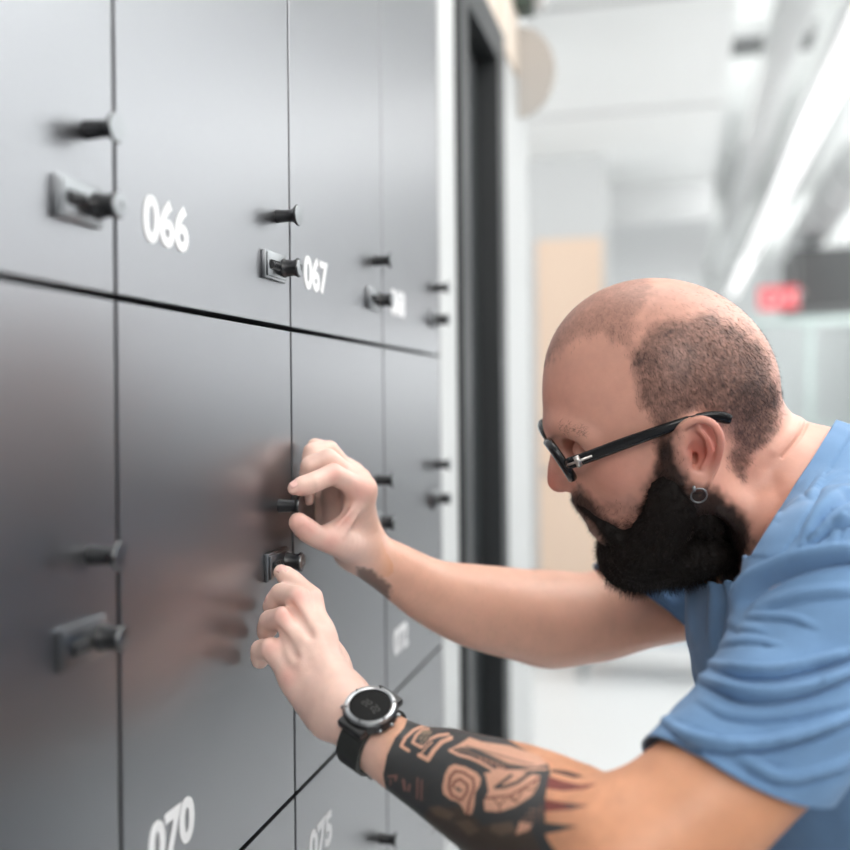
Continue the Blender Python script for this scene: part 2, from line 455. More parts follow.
def local_prims(prims, R, T, mirror=False):
    """wrap primitives given in a local frame: x_local = (x-T)@R ; mirror folds local z"""
    class W:
        pass
    out = []
    for q in prims:
        w = W.__new__(W)
        def call(p, q=q):
            l = (p-T)@R
            if mirror: l[:, 2] = np.abs(l[:, 2])
            return q(l)
        W2 = type('W2', (), {'__call__': lambda s, p: s.f(p)})
        w = W2(); w.f = call; w.k = q.k; w.op = q.op
        if mirror:
            c = q.c.copy(); z = c[2]; c[2] = 0; w.c = c@R.T+T; w.br = q.br+abs(z)
        else:
            w.c = q.c@R.T+T; w.br = q.br
        out.append(w)
    return out
def mesh_field(field, seeds_box, h, B=8, keep=None):
    """surface nets over sparse blocks; field(p, bound) ; returns verts, quads (camera axes)"""
    lo = np.array(seeds_box[0]); hi = np.array(seeds_box[1])
    bs = B*h
    nb = np.ceil((hi-lo)/bs).astype(int)
    gi = np.stack(np.meshgrid(*[np.arange(n) for n in nb], indexing='ij'), -1).reshape(-1, 3)
    # coarse to fine: test super blocks first
    S = 4
    sup = np.unique(gi//S, axis=0); sc = lo+(sup*S+S/2)*bs; sr = S*bs*0.87
    d = field(sc, None); sup = sup[np.abs(d) < sr*1.25+0.01]
    off = np.stack(np.meshgrid(*[np.arange(S)]*3, indexing='ij'), -1).reshape(-1, 3)
    bl = (sup[:, None]*S+off[None]).reshape(-1, 3); bl = bl[(bl < nb).all(1)]
    bc = lo+(bl+0.5)*bs
    d = np.concatenate([field(bc[i:i+60000], None) for i in range(0, len(bc), 60000)])
    bl = bl[np.abs(d) < bs*0.87*1.25+0.004]
    if keep is not None: bl = bl[keep(lo+(bl+0.5)*bs, bs)]
    # order blocks spatially
    key = ((bl[:, 0]//3)*4096+(bl[:, 1]//3))*4096+(bl[:, 2]//3); bl = bl[np.argsort(key, kind='stable')]; key = np.sort(key)
    lofs = np.stack(np.meshgrid(*[np.arange(B+1)]*3, indexing='ij'), -1).reshape(-1, 3)
    cofs = np.array([(i, j, k) for i in (0, 1) for j in (0, 1) for k in (0, 1)])
    edges = [(a, b) for a in range(8) for b in range(a+1, 8) if np.abs(cofs[a]-cofs[b]).sum() == 1]
    VK = []; VP = []; EK = [[], [], []]; ES = [[], [], []]
    starts = np.flatnonzero(np.r_[True, key[1:] != key[:-1]]); ends = np.r_[starts[1:], len(bl)]
    N = 1 << 20
    for a, b in zip(starts, ends):
        blk = bl[a:b]
        gp = (blk[:, None]*B+lofs[None]).reshape(-1, 3)
        pts = lo+gp*h
        c = pts.mean(0); r = float(np.sqrt(((pts-c)**2).sum(1).max()))
        v = field(pts, (c, r)).reshape(len(blk), B+1, B+1, B+1)
        corner = np.stack([v[:, o[0]:o[0]+B, o[1]:o[1]+B, o[2]:o[2]+B] for o in cofs], -1)  # n,B,B,B,8
        neg = corner < 0
        act = neg.any(-1) & ~neg.all(-1)
        idx = np.argwhere(act)
        if not len(idx): continue
        cv = corner[act]
        cell = blk[idx[:, 0]]*B+idx[:, 1:]
        acc = np.zeros((len(cell), 3)); cnt = np.zeros(len(cell))
        for (p_, q_) in edges:
            x = cv[:, p_]; y = cv[:, q_]; m = (x < 0) != (y < 0)
            t = np.where(m, x/np.where(m, x-y, 1), 0)
            pos = cofs[p_]+t[:, None]*(cofs[q_]-cofs[p_])
            acc += pos*m[:, None]; cnt += m
        VP.append(lo+(cell+acc/cnt[:, None])*h)
        VK.append((cell[:, 0]*N+cell[:, 1])*N+cell[:, 2])
        for ax, ci in ((0, 4), (1, 2), (2, 1)):
            m = (cv[:, 0] < 0) != (cv[:, ci] < 0)
            EK[ax].append(cell[m]); ES[ax].append(cv[m, 0] < 0)
    VK = np.concatenate(VK); VP = np.concatenate(VP)
    VK, ui = np.unique(VK, return_index=True); VP = VP[ui]
    quads = []
    for ax in range(3):
        c = np.concatenate(EK[ax]); s = np.concatenate(ES[ax])
        u = np.zeros(3, int); w = np.zeros(3, int); u[(ax+1) % 3] = 1; w[(ax+2) % 3] = 1
        q = np.stack([c, c-u, c-u-w, c-w], 1)
        k = (q[..., 0]*N+q[..., 1])*N+q[..., 2]
        i = np.searchsorted(VK, k); i = np.clip(i, 0, len(VK)-1); ok = (VK[i] == k).all(1)
        i = i[ok]; s = s[ok]
        i[~s] = i[~s][:, ::-1]
        quads.append(i)
    Q = np.concatenate(quads)
    return VP, Q
def newton(field, V, it=1, h=2e-4):
    for _ in range(it):
        out = []
        for i in range(0, len(V), 40000):
            v = V[i:i+40000]; order = None
            d = field(v, None); g = np.stack([field(v+np.eye(3)[a]*h, None)-d for a in range(3)], 1)/h
            n = np.sqrt((g*g).sum(1))+1e-9
            out.append(v-g/n[:, None]*np.clip(d/n, -0.002, 0.002)[:, None])
        V = np.concatenate(out)
    return V
def smooth_verts(V, Q, it=1, lam=0.5):
    for _ in range(it):
        acc = np.zeros_like(V); cnt = np.zeros(len(V))
        for a in range(4):
            b = (a+1) % 4
            for x, y in ((a, b), (b, a)):
                for ax in range(3): acc[:, ax] += np.bincount(Q[:, x], weights=V[Q[:, y], ax], minlength=len(V))
                cnt += np.bincount(Q[:, x], minlength=len(V))
        V = V+(acc/np.maximum(cnt, 1)[:, None]-V)*lam
    return V
def vnormals(V, Q):
    a = V[Q[:, 2]]-V[Q[:, 0]]; b = V[Q[:, 3]]-V[Q[:, 1]]; n = np.cross(a, b)
    N_ = np.zeros_like(V)
    for k in range(4):
        for ax in range(3): N_[:, ax] += np.bincount(Q[:, k], weights=n[:, ax], minlength=len(V))
    return N_/(np.linalg.norm(N_, axis=1)[:, None]+1e-12)
def compact(V, Q, mask_v):
    keep = mask_v[Q].all(1); Q = Q[keep]
    used = np.unique(Q); m = np.full(len(V), -1); m[used] = np.arange(len(used))
    return V[used], m[Q], used
def poly_sd(px, py, poly):
    """signed pixel distance to polygon (positive inside)"""
    poly = np.asarray(poly, float); n = len(poly); d = np.full(px.shape, 1e9); ins = np.zeros(px.shape, bool)
    for i in range(n):
        a = poly[i]; b = poly[(i+1) % n]; e = b-a; wx = px-a[0]; wy = py-a[1]
        t = np.clip((wx*e[0]+wy*e[1])/(e@e), 0, 1)
        d = np.minimum(d, (wx-t*e[0])**2+(wy-t*e[1])**2)
        c = (a[1] > py) != (b[1] > py)
        with np.errstate(divide='ignore', invalid='ignore'):
            xx = a[0]+(py-a[1])*(e[0])/(e[1] if e[1] != 0 else 1e-9)
        ins ^= c & (px < xx)
    d = np.sqrt(d)
    return np.where(ins, d, -d)
def line_d(px, py, pts):
    pts = np.asarray(pts, float); d = np.full(px.shape, 1e9)
    for a, b in zip(pts[:-1], pts[1:]):
        e = b-a; wx = px-a[0]; wy = py-a[1]; t = np.clip((wx*e[0]+wy*e[1])/(e@e), 0, 1)
        d = np.minimum(d, np.hypot(wx-t*e[0], wy-t*e[1]))
    return d
def pix(Vc):
    return 425+Vc[:, 0]/Vc[:, 2]*FPX, CY-Vc[:, 1]/Vc[:, 2]*FPX
def sstep(x, a, b):
    t = np.clip((x-a)/(b-a), 0, 1); return t*t*(3-2*t)
def vnoise(p, scale, seed=0):
    """smooth value noise 0..1"""
    q = p*scale; i = np.floor(q).astype(np.int64); f = q-i; f = f*f*(3-2*f); out = 0
    for dx in (0, 1):
        for dy in (0, 1):
            for dz in (0, 1):
                hsh = ((i[:, 0]+dx)*73856093) ^ ((i[:, 1]+dy)*19349663) ^ ((i[:, 2]+dz)*83492791) ^ (seed*2654435761)
                hsh = (hsh ^ (hsh >> 13))*1274126177; v = ((hsh ^ (hsh >> 16)) & 0xffff)/65535.0
                w = (f[:, 0] if dx else 1-f[:, 0])*(f[:, 1] if dy else 1-f[:, 1])*(f[:, 2] if dz else 1-f[:, 2])
                out = out+v*w
    return out
def col_attr(o, name, rgb):
    a = o.data.color_attributes.new(name, 'FLOAT_COLOR', 'POINT')
    c = np.ones((len(rgb), 4), np.float32); c[:, :3] = rgb
    a.data.foreach_set('color', c.ravel())

# ------------------------------------------------------------------ the man: skeleton of shapes
HD = 0.87
ES = np.array([-.086, -.127, -1.0]); ES /= np.linalg.norm(ES)
EF = np.array([-1.0, 0, .086]); EF -= ES*(EF@ES); EF /= np.linalg.norm(EF)
EU = np.cross(ES, EF); EU = EU if EU[1] > 0 else -EU
HR = np.stack([EF, EU, ES], 1)                 # local (front, up, left) -> camera axes
HT = cc(660, 400, HD)
def L(px, py, s):
    """head-local point on the plane (left = s) seen at px,py"""
    ray = cc(px, py, 1.0); t = (s+HT@ES)/(ray@ES)
    return (ray*t-HT)@HR
def Lc(px, py, s): return L(px, py, s)
K = 0.00087
a_ = math.radians(20)
rot_sk = np.array([[math.cos(a_), -math.sin(a_), 0], [math.sin(a_), math.cos(a_), 0], [0, 0, 1.0]])
# cranium long axis: image right-down == local (-front, -up)
def skull(lp):
    w = 0.775-0.17*sstep(lp[:, 0], -0.01, 0.10)    # narrower towards the forehead
    q = lp.copy(); q[:, 2] = q[:, 2]*0.078/(0.1*w)
    return q
class Skull:
    def __init__(s):
        s.C = L(660, 385, 0); s.r = np.array([0.1020, 0.0910, 0.080]); s.k = 0.01; s.op = 'u'; s.c = s.C; s.br = 0.115
        s.e1 = np.array([math.cos(a_), math.sin(a_), 0]); s.e2 = np.array([-math.sin(a_), math.cos(a_), 0])
    def __call__(s, p):
        q = p-s.C; a = q@s.e1; b = q@s.e2; z = q[:, 2]
        wz = 0.0775-0.017*sstep(a, -0.01, 0.095)-0.004*sstep(-b, 0.0, 0.08)
        q = np.stack([a, b, z], 1); r = np.stack([np.full(len(a), s.r[0]), np.full(len(a), s.r[1]), wz], 1)
        k0 = np.sqrt(((q/r)**2).sum(1)); k1 = np.sqrt(((q/(r**2))**2).sum(1))+1e-9
        return k0*(k0-1)/k1
def E(px, py, s, r, k=0.01, op='u', rot=None): return Ell(L(px, py, s), r, k, op, rot)
def Cn(pts, rad, k=0.008, op='u', n=4, smooth=True): return Chain([L(*q) for q in pts], rad, k, op, None, n, smooth)
def rz(deg):
    a = math.radians(deg); return np.array([[math.cos(a), -math.sin(a), 0], [math.sin(a), math.cos(a), 0], [0, 0, 1.0]])
head_sym = [
    Skull(),
    E(618, 422, 0, (0.055, 0.052, 0.058), 0.03),                       # upper face block
    E(621, 474, 0, (0.041, 0.058, 0.051), 0.03, rot=rz(-10)),          # mid face
    E(646, 512, 0, (0.044, 0.042, 0.044), 0.03),                       # muzzle and jaw
    Cn([(692, 470, .058), (688, 500, .055), (664, 535, .038), (638, 551, .0)], [.020, .019, .017, .017], 0.025),
    E(632, 470, .047, (0.024, 0.018, 0.014), 0.02),                    # cheek bone
    Cn([(556, 426, .0), (560, 426, .018), (569, 429, .034), (588, 438, .048)], [.0075, .0080, .0075, .0065], 0.014),  # brow
    E(577, 449, .031, (0.013, 0.0115, 0.0155), 0.012, 's'),             # eye hollow
    E(588, 450, .031, (0.0130, 0.0125, 0.0135), 0.003),                # eyelid ball
    Cn([(578, 452, .024), (575, 455, .031), (582, 459, .040)], [.0007, .0009, .0007], 0.0025, 's'),                   # lid slit
    Cn([(562, 440, 0), (560, 454, 0), (557, 468, 0), (559, 479, 0)], [.0070, .0070, .0082, .0090], 0.010),           # nose ridge
    E(560, 481, 0, (0.0098, 0.0095, 0.0100), 0.006),                  # tip
    E(571, 483, .0115, (0.0115, 0.0080, 0.0066), 0.006),                # wing
    E(568, 491, .0070, (0.0060, 0.0035, 0.0030), 0.003, 's'),           # nostril
    Cn([(585, 499, 0), (587, 503, .012), (598, 508, .022)], [.0085, .0080, .006], 0.012),                             # upper lip mass
    Cn([(592, 516, 0), (596, 518, .012), (607, 520, .022)], [.0058, .0052, .003], 0.005),
    Cn([(597, 527, 0), (601, 528, .012), (610, 526, .021)], [.0066, .0060, .003], 0.004),
    Cn([(586, 522, 0), (597, 523, .014), (609, 523, .024)], [.0012, .0012, .0008], 0.003, 's'),                      # lip line
    Cn([(585, 474, .020), (596, 490, .030), (604, 506, .034)], [.0013, .0016, .0013], 0.010, 's'),                   # nose-mouth fold
    # ear
    Ell(L(698, 449, .0795), (0.0190, 0.0290, 0.0045), 0.006, 'u', rz(-6)),
    E(682, 460, .0700, (0.014, 0.024, 0.010), 0.014),
    E(680, 452, .0745, (0.009, 0.020, 0.006), 0.010),
    Cn([(690, 441, .0800), (681, 431, .0830), (688, 424, .0855), (701, 420, .0885), (713, 425, .0905), (720, 438, .0910), (719, 453, .0880), (713, 468, .0840), (704, 479, .0810)],
       [.0018, .0028, .0034, .0037, .0038, .0037, .0034, .0032, .0030], 0.0035, n=5),
    E(698, 479, .0800, (0.0070, 0.0092, 0.0052), 0.006),                # lobe
    E(703, 436, .0865, (0.0100, 0.0125, 0.0060), 0.003, 's', rz(16)),   # fossa
    E(699, 456, .0850, (0.0085, 0.0125, 0.0085), 0.003, 's', rz(-12)),   # concha
    Cn([(697, 428, .0820), (707, 440, .0845), (709, 455, .0840), (703, 467, .0830)], [.0020, .0024, .0024, .0024], 0.003),
    E(687, 459, .0800, (0.0045, 0.0070, 0.0042), 0.004),                # tragus
    E(694, 458, .0740, (0.0030, 0.0050, 0.0080), 0.002, 's'),
]
H_PR = local_prims(head_sym, HR, HT, True)
# head in camera axes, then neck
def C_(pts, rad, k=0.012, op='u', sc=None, n=4): return Chain([cc(*q) for q in pts], rad, k, op, sc, n)
neck = [
    C_([(712, 446, .875), (750, 472, .875), (788, 503, .88), (832, 548, .885)], [.055, .0545, .055, .058], 0.022),
    C_([(756, 420, .88), (783, 456, .885), (812, 484, .89), (850, 520, .89)], [.0215, .022, .024, .028], 0.02),  # nape
    C_([(712, 486, .820), (738, 512, .822), (765, 545, .842)], [.010, .011, .010], 0.02),       # neck tendon
]
torso = [
    Chain([cc(*q) for q in [(864, 556, .885), (852, 604, .885), (850, 690, .885), (890, 830, .885), (960, 980, .885)]],
          [.082, .108, .116, .118, .120], 0.05, 'u', np.array([1, 1, .72]), 5),
    C_([(822, 515, .885), (838, 552, .78), (842, 582, .715)], [.046, .048, .052], 0.05),
    C_([(818, 505, .885), (800, 525, .99), (775, 548, 1.065)], [.052, .052, .052], 0.05),
    Chain([cc(*q) for q in [(985, 1010, .885), (1010, 1080, .885)]], [.125, .120], 0.06, 'u', np.array([1, 1, .74]), 5),
]
def W_(x, y, z): return (np.array([x, y, z])-CAMP)@M3
# legs: pelvis position in world
pel = to_world(cc(1005, 1070, .885))
ux, uy = R0[0], R0[1]
def leg(side):
    off = CF*0.105*side
    hip = pel+off; hip[2] -= 0.02
    knee = hip+off*0.10 + np.array([-0.03, 0, 0]); knee[2] = 0.475
    ank = hip+off*0.15 + np.array([0.05, 0, 0]); ank[2] = 0.085
    toe = ank+np.array([-0.17, 0.0, 0]); toe[2] = 0.045
    heel = ank+np.array([0.03, 0, 0]); heel[2] = 0.045
    return [np.array(q) for q in (hip, knee, ank, toe, heel)]
legs_w = [leg(-1), leg(1)]
legs = []
for hip, knee, ank, toe, heel in legs_w:
    legs.append(Chain([(hip-CAMP)@M3, (knee-CAMP)@M3, (ank-CAMP)@M3], [.092, .060, .040], 0.04, 'u', None, 4))
    legs.append(Chain([(heel-CAMP)@M3, (toe-CAMP)@M3], [.036, .032], 0.03))
arm_near = [
    C_([(343, 708, .752), (365, 729, .742), (389, 748, .73), (435, 775, .71), (492, 806, .68), (552, 832, .645), (618, 864, .605)], [.0228, .0228, .0238, .0280, .0345, .0390, .0430], 0.02, n=10),
    C_([(618, 866, .605), (690, 812, .612), (732, 773, .625), (798, 690, .66), (836, 598, .70)], [.0425, .0428, .0432, .0500, .0590], 0.022, n=14),
    C_([(455, 762, .705), (520, 782, .675), (580, 792, .66)], [.014, .020, .012], 0.03, n=8),          # brachioradialis
]
arm_far = [
    C_([(360, 550, .943), (390, 567, .955), (432, 592, .98), (472, 605, 1.0), (512, 613, 1.02), (550, 619, 1.04)], [.0215, .0250, .0320, .0405, .0455, .0455], 0.02, n=10),
    C_([(550, 619, 1.04), (592, 617, 1.045), (640, 605, 1.05), (692, 592, 1.06), (765, 560, 1.075)], [.0450, .0465, .0450, .047, .056], 0.02, n=10),
]
def fing(pts, r0, k=0.004, tip=.80):
    """mcp, pip, dip, tip: straight phalanges with small knuckle swellings"""
    P_ = [cc(*q) for q in pts]
    m, p_, d_, t_ = P_
    seq = [(m, 1.12), (m+(p_-m)*.5, 1.0), (p_, 1.06), (p_+(d_-p_)*.5, .97), (d_, .98), (d_+(t_-d_)*.6, .93), (t_, tip)]
    return Chain([q for q, r in seq], [r0*r for q, r in seq], k, 'u', None, 3, False)
hand_near = [
    fing([(320, 636, .787), (312, 598, .816), (293, 581, .833), (281, 572, .8385)], .0087, 0.004, .74),
    fing([(310, 644, .782), (298, 598, .804), (281, 594, .822), (271.5, 606, .829)], .0094),
    fing([(301, 657, .777), (284.5, 618, .794), (270, 621, .810), (266, 633, .817)], .0093),
    fing([(295, 678, .773), (271, 649, .787), (261, 650, .798), (260, 660, .804)], .0087),
    # back of the hand
    C_([(319, 637, .792), (327, 665, .778), (340, 698, .762)], [.0115, .0140, .0185], 0.014),
    C_([(310, 647, .788), (320, 674, .776), (338, 702, .762)], [.0115, .0145, .0185], 0.014),
    C_([(302, 661, .784), (315, 688, .774), (335, 706, .762)], [.0110, .0145, .0180], 0.014),
    C_([(297, 680, .780), (314, 700, .771), (331, 713, .762)], [.0105, .0135, .0165], 0.014),
    C_([(300, 640, .800), (290, 660, .797)], [.0110, .0110], 0.012),
    # thumb, on the wall side of the palm
    C_([(338, 690, .785), (335, 662, .812), (322, 640, .832), (310, 626, .842)], [.0150, .0125, .0098, .0078], 0.010),
    # tendons
    C_([(318, 634, .7775), (326, 656, .766), (340, 690, .748)], [.0018, .0014, .0010], 0.010),
    C_([(308, 643, .7735), (318, 664, .764), (336, 695, .748)], [.0018, .0014, .0010], 0.010),
    C_([(299, 657, .7695), (311, 678, .762), (331, 700, .749)], [.0016, .0012, .0010], 0.010),
    # clefts between the fingers
    C_([(291, 606, .796), (302, 622, .783), (310, 636, .772)], [.0024, .0022, .0008], 0.007, 's'),
    C_([(279, 631, .786), (288, 644, .774), (296, 657, .765)], [.0024, .0022, .0008], 0.007, 's'),
]
hand_far = [
    fing([(362, 489, .907), (333, 474, .885), (312, 483, .869), (294, 488.5, .861)], .0093, 0.004, .62),
    fing([(356, 481, .924), (328, 459, .902), (310, 466, .898), (307, 480, .905)], .0090),
    fing([(351, 475, .944), (329, 450, .922), (312, 452, .911), (309, 463, .910)], .0086),
    fing([(347, 472, .960), (328, 449, .938), (315, 446, .925), (312, 454, .922)], .0074),
    C_([(310, 488, .906), (309, 501, .902)], [.0052, .0042], 0.004),
    C_([(361, 491, .909), (361, 518, .925), (360, 545, .942)], [.0125, .0145, .0190], 0.014),
    C_([(356, 482, .926), (358, 512, .938), (359, 542, .945)], [.0120, .0145, .0190], 0.014),
    C_([(351, 477, .945), (354, 508, .953), (357, 542, .950)], [.0115, .0140, .0185], 0.014),
    C_([(347, 474, .960), (350, 506, .965), (355, 542, .954)], [.0110, .0140, .0175], 0.014),
    C_([(324, 500, .965), (328, 520, .962), (345, 535, .950)], [.0110, .0120, .0140], 0.012),     # heel of the palm seen through the grip
    C_([(335, 492, .945), (340, 512, .948)], [.0130, .0140], 0.012),
    # thumb with ball
    Chain([cc(*q) for q in [(356, 546, .930), (342, 542, .908), (329, 540, .894), (318, 537, .885), (307, 530, .873), (298.5, 522.5, .863)]],
          [.0180, .0150, .0118, .0102, .0104, .0086], 0.008, 'u', None, 4, True),
    C_([(330, 534, .897), (345, 518, .903), (358, 502, .910)], [.0064, .0056, .0075], 0.012),    # web
    C_([(338, 526, .892), (350, 512, .895), (358, 502, .899)], [.0012, .0018, .0010], 0.006),
    C_([(344, 535, .893), (353, 520, .896), (360, 507, .899)], [.0012, .0018, .0010], 0.006),
    C_([(343, 523, .887), (352, 512, .890), (358, 505, .892)], [.0008, .0012, .0008], 0.004, 's'),
    C_([(350, 532, .886), (357, 518, .890), (361, 508, .893)], [.0006, .0010, .0006], 0.004, 's'),
]
UPPER = H_PR+neck+torso[:3]+arm_near+arm_far+hand_near+hand_far
BODYALL = UPPER+torso[3:]+legs
def f_upper(p, b=None): return combine(UPPER, p, b)
def f_all(p, b=None): return combine(BODYALL, p, b)
# ------------------------------------------------------------------ the man: body mesh
HRES = 0.0013
def keepf(c, bs):
    px, py = pix(c)
    return ~((px > 885) | ((px > 700) & (py > 900)))
V, Q = mesh_field(f_upper, ((-.17, -.36, .53), (.5, .18, 1.2)), HRES, 8, keepf)
V = smooth_verts(V, Q, 1, .5)
# finer faces where the forearm drawing is
def refine(V, Q, mask):
    """split marked quads in four, keeping neighbours as n-gons is avoided by leaving mid-edge points exact"""
    q = Q[mask]; rest = Q[~mask]
    e = np.concatenate([q[:, [0, 1]], q[:, [1, 2]], q[:, [2, 3]], q[:, [3, 0]]]); es = np.sort(e, 1)
    key = es[:, 0].astype(np.int64)*(len(V)+1)+es[:, 1]; uk, inv = np.unique(key, return_inverse=True)
    a = uk//(len(V)+1); b = uk % (len(V)+1); mid = (V[a]+V[b])/2; n = len(q); base = len(V); m = inv.reshape(4, n)+base
    c = V[q].mean(1); cb = base+len(mid)+np.arange(n)
    V2 = np.concatenate([V, mid, c])
    new = np.concatenate([np.stack([q[:, 0], m[0], cb, m[3]], 1), np.stack([m[0], q[:, 1], m[1], cb], 1),
                          np.stack([cb, m[1], q[:, 2], m[2]], 1), np.stack([m[3], cb, m[2], q[:, 3]], 1)])
    return V2, np.concatenate([rest, new])
fc = V[Q].mean(1); fx, fy = pix(fc)
fm = (fx > 378) & (fx < 608) & (fy > 715) & (fc[:, 2] < .76)
V, Q = refine(V, Q, fm)
VU, QU = V, Q
# lower body, coarse, overlapping under the shirt
def f_low(p, b=None): return combine(torso+legs+neck[:1]+arm_near[1:2]+arm_far[1:2], p, b)
fl = lambda p, b=None: combine(torso+legs, p, b)
VL, QL = mesh_field(fl, ((-.15, -1.55, .55), (1.0, .12, 1.3)), 0.009, 6, lambda c, bs: (pix(c)[1] > 600))
NB = vnormals(VU, QU)
# neck crease with a soft roll above it
_x, _y = pix(VU); _m = (VU[:, 2] < .90)*(_x > 740)
_d = line_d(_x, _y, [(806, 424), (801, 434), (792, 446), (782, 457)]); _u = line_d(_x, _y, [(800, 418), (794, 430), (785, 441), (775, 451)])
VU = VU+NB*((-.0022*np.exp(-(_d/1.7)**2)+.0018*np.exp(-(_u/6)**2))*_m)[:, None]
_d = line_d(_x, _y, [(770, 470), (778, 500), (772, 530)]); VU = VU+NB*(-.0015*np.exp(-(_d/9)**2)*_m)[:, None]
NB = vnormals(VU, QU)

# ---- skin colour, part by part
def nz(p, s, seed=0): return vnoise(p, s, seed)*2-1
px, py = pix(VU); dep = VU[:, 2]
hl = (VU-HT)@HR                                 # head-local
hlm = hl.copy(); hlm[:, 2] = np.abs(hlm[:, 2])
near = to_world(VU)                              # world
qn = hlm@HR.T+HT; mpx, mpy = pix(qn)             # where each head point (or its mirror twin) is seen
ishead = (np.linalg.norm(VU-cc(672, 430, .87), axis=1) < .155) & (dep < 1.0) & (py < 605)
base = np.tile(np.array(srgb(216, 156, 122)), (len(VU), 1))
C_HEAD = np.array(srgb(218, 163, 144)); C_HAND = np.array(srgb(230, 194, 180)); C_FAR = np.array(srgb(220, 170, 148)); C_NECK = np.array(srgb(222, 168, 136))
def mixc(mask, col):
    global base
    base = base*(1-mask[:, None])+np.asarray(col)*mask[:, None]
hn = sstep(-px, -420, -350)*(dep < .86)*(py > 540)
mixc(hn, C_HAND)
hf = sstep(-px, -400, -360)*(dep >= .84)*(py < 600)
fa = ((dep > .93) & (px < 760) & (py > 535)).astype(float)
mixc(fa, C_FAR); mixc(hf, C_HAND)
mixc(ishead.astype(float), C_HEAD)
mixc(((~ishead) & (px > 690) & (py < 600) & (dep < .95)).astype(float), C_NECK)
def blob(pt, r, col, w):
    d = np.linalg.norm(VU-pt, axis=1); mixc(np.exp(-(d/r)**2)*w, col)
RED = srgb(196, 96, 84); PINK = srgb(222, 140, 130)
for q, r in [((340, 597, .80), .010), ((318, 597, .806), .008), ((299, 597, .795), .008), ((285, 616, .786), .008), ((271, 648, .780), .007), ((306, 661, .770), .005), ((290, 676, .765), .008),
             ((360, 490, .895), .012), ((333, 474, .876), .008), ((308, 527, .865), .010), ((297, 522, .855), .008), ((329, 541, .885), .010), ((345, 520, .890), .008), ((300, 490, .86), .006)]:
    blob(cc(*q), r, PINK, .40)
blob(HR@L(553, 484, .004)+HT, .015, RED, .55); blob(HR@L(713, 430, .088)+HT, .014, RED, .55); blob(HR@L(700, 452, .080)+HT, .014, RED, .60)
blob(HR@L(716, 455, .086)+HT, .010, RED, .45); blob(HR@L(618, 470, .055)+HT, .022, RED, .22); blob(HR@L(600, 528, .012)+HT, .008, srgb(170, 90, 85), .5)
blob(HR@L(590, 505, .02)+HT, .012, RED, .3); blob(HR@L(560, 400, .02)+HT, .03, RED, .12)
mo = nz(VU, 60)*.5+nz(VU, 160, 1)*.3+nz(VU, 500, 2)*.2
base *= (1+.10*mo)[:, None]
# buzz-cut hair, front patch, crown, beard shadow: masks over the side of the head, same on both sides
wob = nz(qn, 90, 3)*3.5+nz(qn, 250, 4)*2.5
P_SIDE = [(634, 352), (648, 330), (668, 318), (705, 312), (738, 322), (765, 352), (782, 398), (778, 432), (756, 452), (744, 484), (732, 470), (730, 425), (702, 410), (680, 418), (672, 455), (658, 462), (654, 425), (640, 400), (632, 372)]
P_FRONT = [(540, 366), (545, 335), (568, 298), (600, 276), (640, 264), (655, 285), (640, 312), (634, 350), (640, 372), (622, 350), (600, 338), (580, 340), (562, 352), (552, 362)]
P_CROWN = [(655, 285), (690, 270), (760, 300), (800, 360), (780, 380), (740, 330), (700, 318), (660, 322), (640, 330), (636, 310)]
h_side = sstep(poly_sd(mpx, mpy, P_SIDE)+wob, -6, 9)
h_front = sstep(poly_sd(mpx, mpy, P_FRONT)+wob, -5, 10)
h_crown = sstep(poly_sd(mpx, mpy, P_CROWN)+wob, -4, 14)
hair = np.clip(h_side*.80+h_front*.50+h_crown*.22, 0, .9)*ishead
dens = .84+.22*nz(qn, 900, 5)+.16*nz(qn, 300, 6)+.12*nz(qn, 90, 16)+.25*np.exp(-(((mpx-752)/22)**2+((mpy-398)/36)**2))
hair_c = np.clip(hair*dens, 0, .92)
mixc(hair_c, srgb(74, 58, 54))
P_BEARD = [(668, 436), (676, 452), (690, 490), (716, 492), (738, 512), (752, 545), (720, 600), (640, 610), (590, 575), (572, 515), (570, 498), (580, 492), (592, 502), (600, 520), (622, 532), (640, 520), (648, 492), (658, 470), (660, 450)]
bd = sstep(poly_sd(mpx, mpy, P_BEARD)+wob*1.2, -10, 6)*ishead
mixc(np.clip(bd*.96, 0, 1), srgb(34, 27, 25))
mixc(np.exp(-(line_d(mpx, mpy, [(599, 527), (613, 528)])/4)**2)*ishead*.45, srgb(128, 76, 70))
st = sstep(poly_sd(mpx, mpy, [(590, 500), (640, 500), (655, 480), (660, 540), (600, 545), (585, 520)])+wob, -8, 12)*ishead
mixc(st*.40*(.6+.8*vnoise(qn, 500, 9)), srgb(90, 60, 55))
# far wrist drawing
fw = sstep(poly_sd(px, py, [(356, 566), (372, 570), (392, 586), (388, 600), (372, 596), (358, 580)])+nz(VU, 300, 8)*2, -3, 3)*((dep > .9) & (py > 560))
mixc(fw*.75, srgb(70, 58, 56))

# ---- forearm drawing, in picture units of the outer face of the forearm
BLK = np.array(srgb(62, 63, 64)); TAN = np.array(srgb(212, 162, 138)); MAR = np.array(srgb(128, 66, 60)); BRN = np.array(srgb(78, 66, 58)); DRD = np.array(srgb(104, 50, 44))
reg = (px > 375) & (px < 625) & (py > 700) & (dep < .765)
ridx = np.flatnonzero(reg); x = px[ridx]; y = py[ridx]; tc_ = base[ridx].copy()
def c1(l): return [(370+a/5.667, 700+b/5.667) for a, b in l]
def c2(l): return [(370+a/10.625, 720+b/10.625) for a, b in l]
def c3(l): return [(430+a/10.625, 740+b/10.625) for a, b in l]
def c4(l): return [(480+a/10.625, 770+b/10.625) for a, b in l]
def c5(l): return [(490+a/5.667, 700+b/5.667) for a, b in l]
def pm(poly, soft=.6): return sstep(poly_sd(x, y, poly), -soft, soft)
def lm(line, w, soft=.5): return sstep(-line_d(x, y, line), -w/2-soft, -w/2+soft)
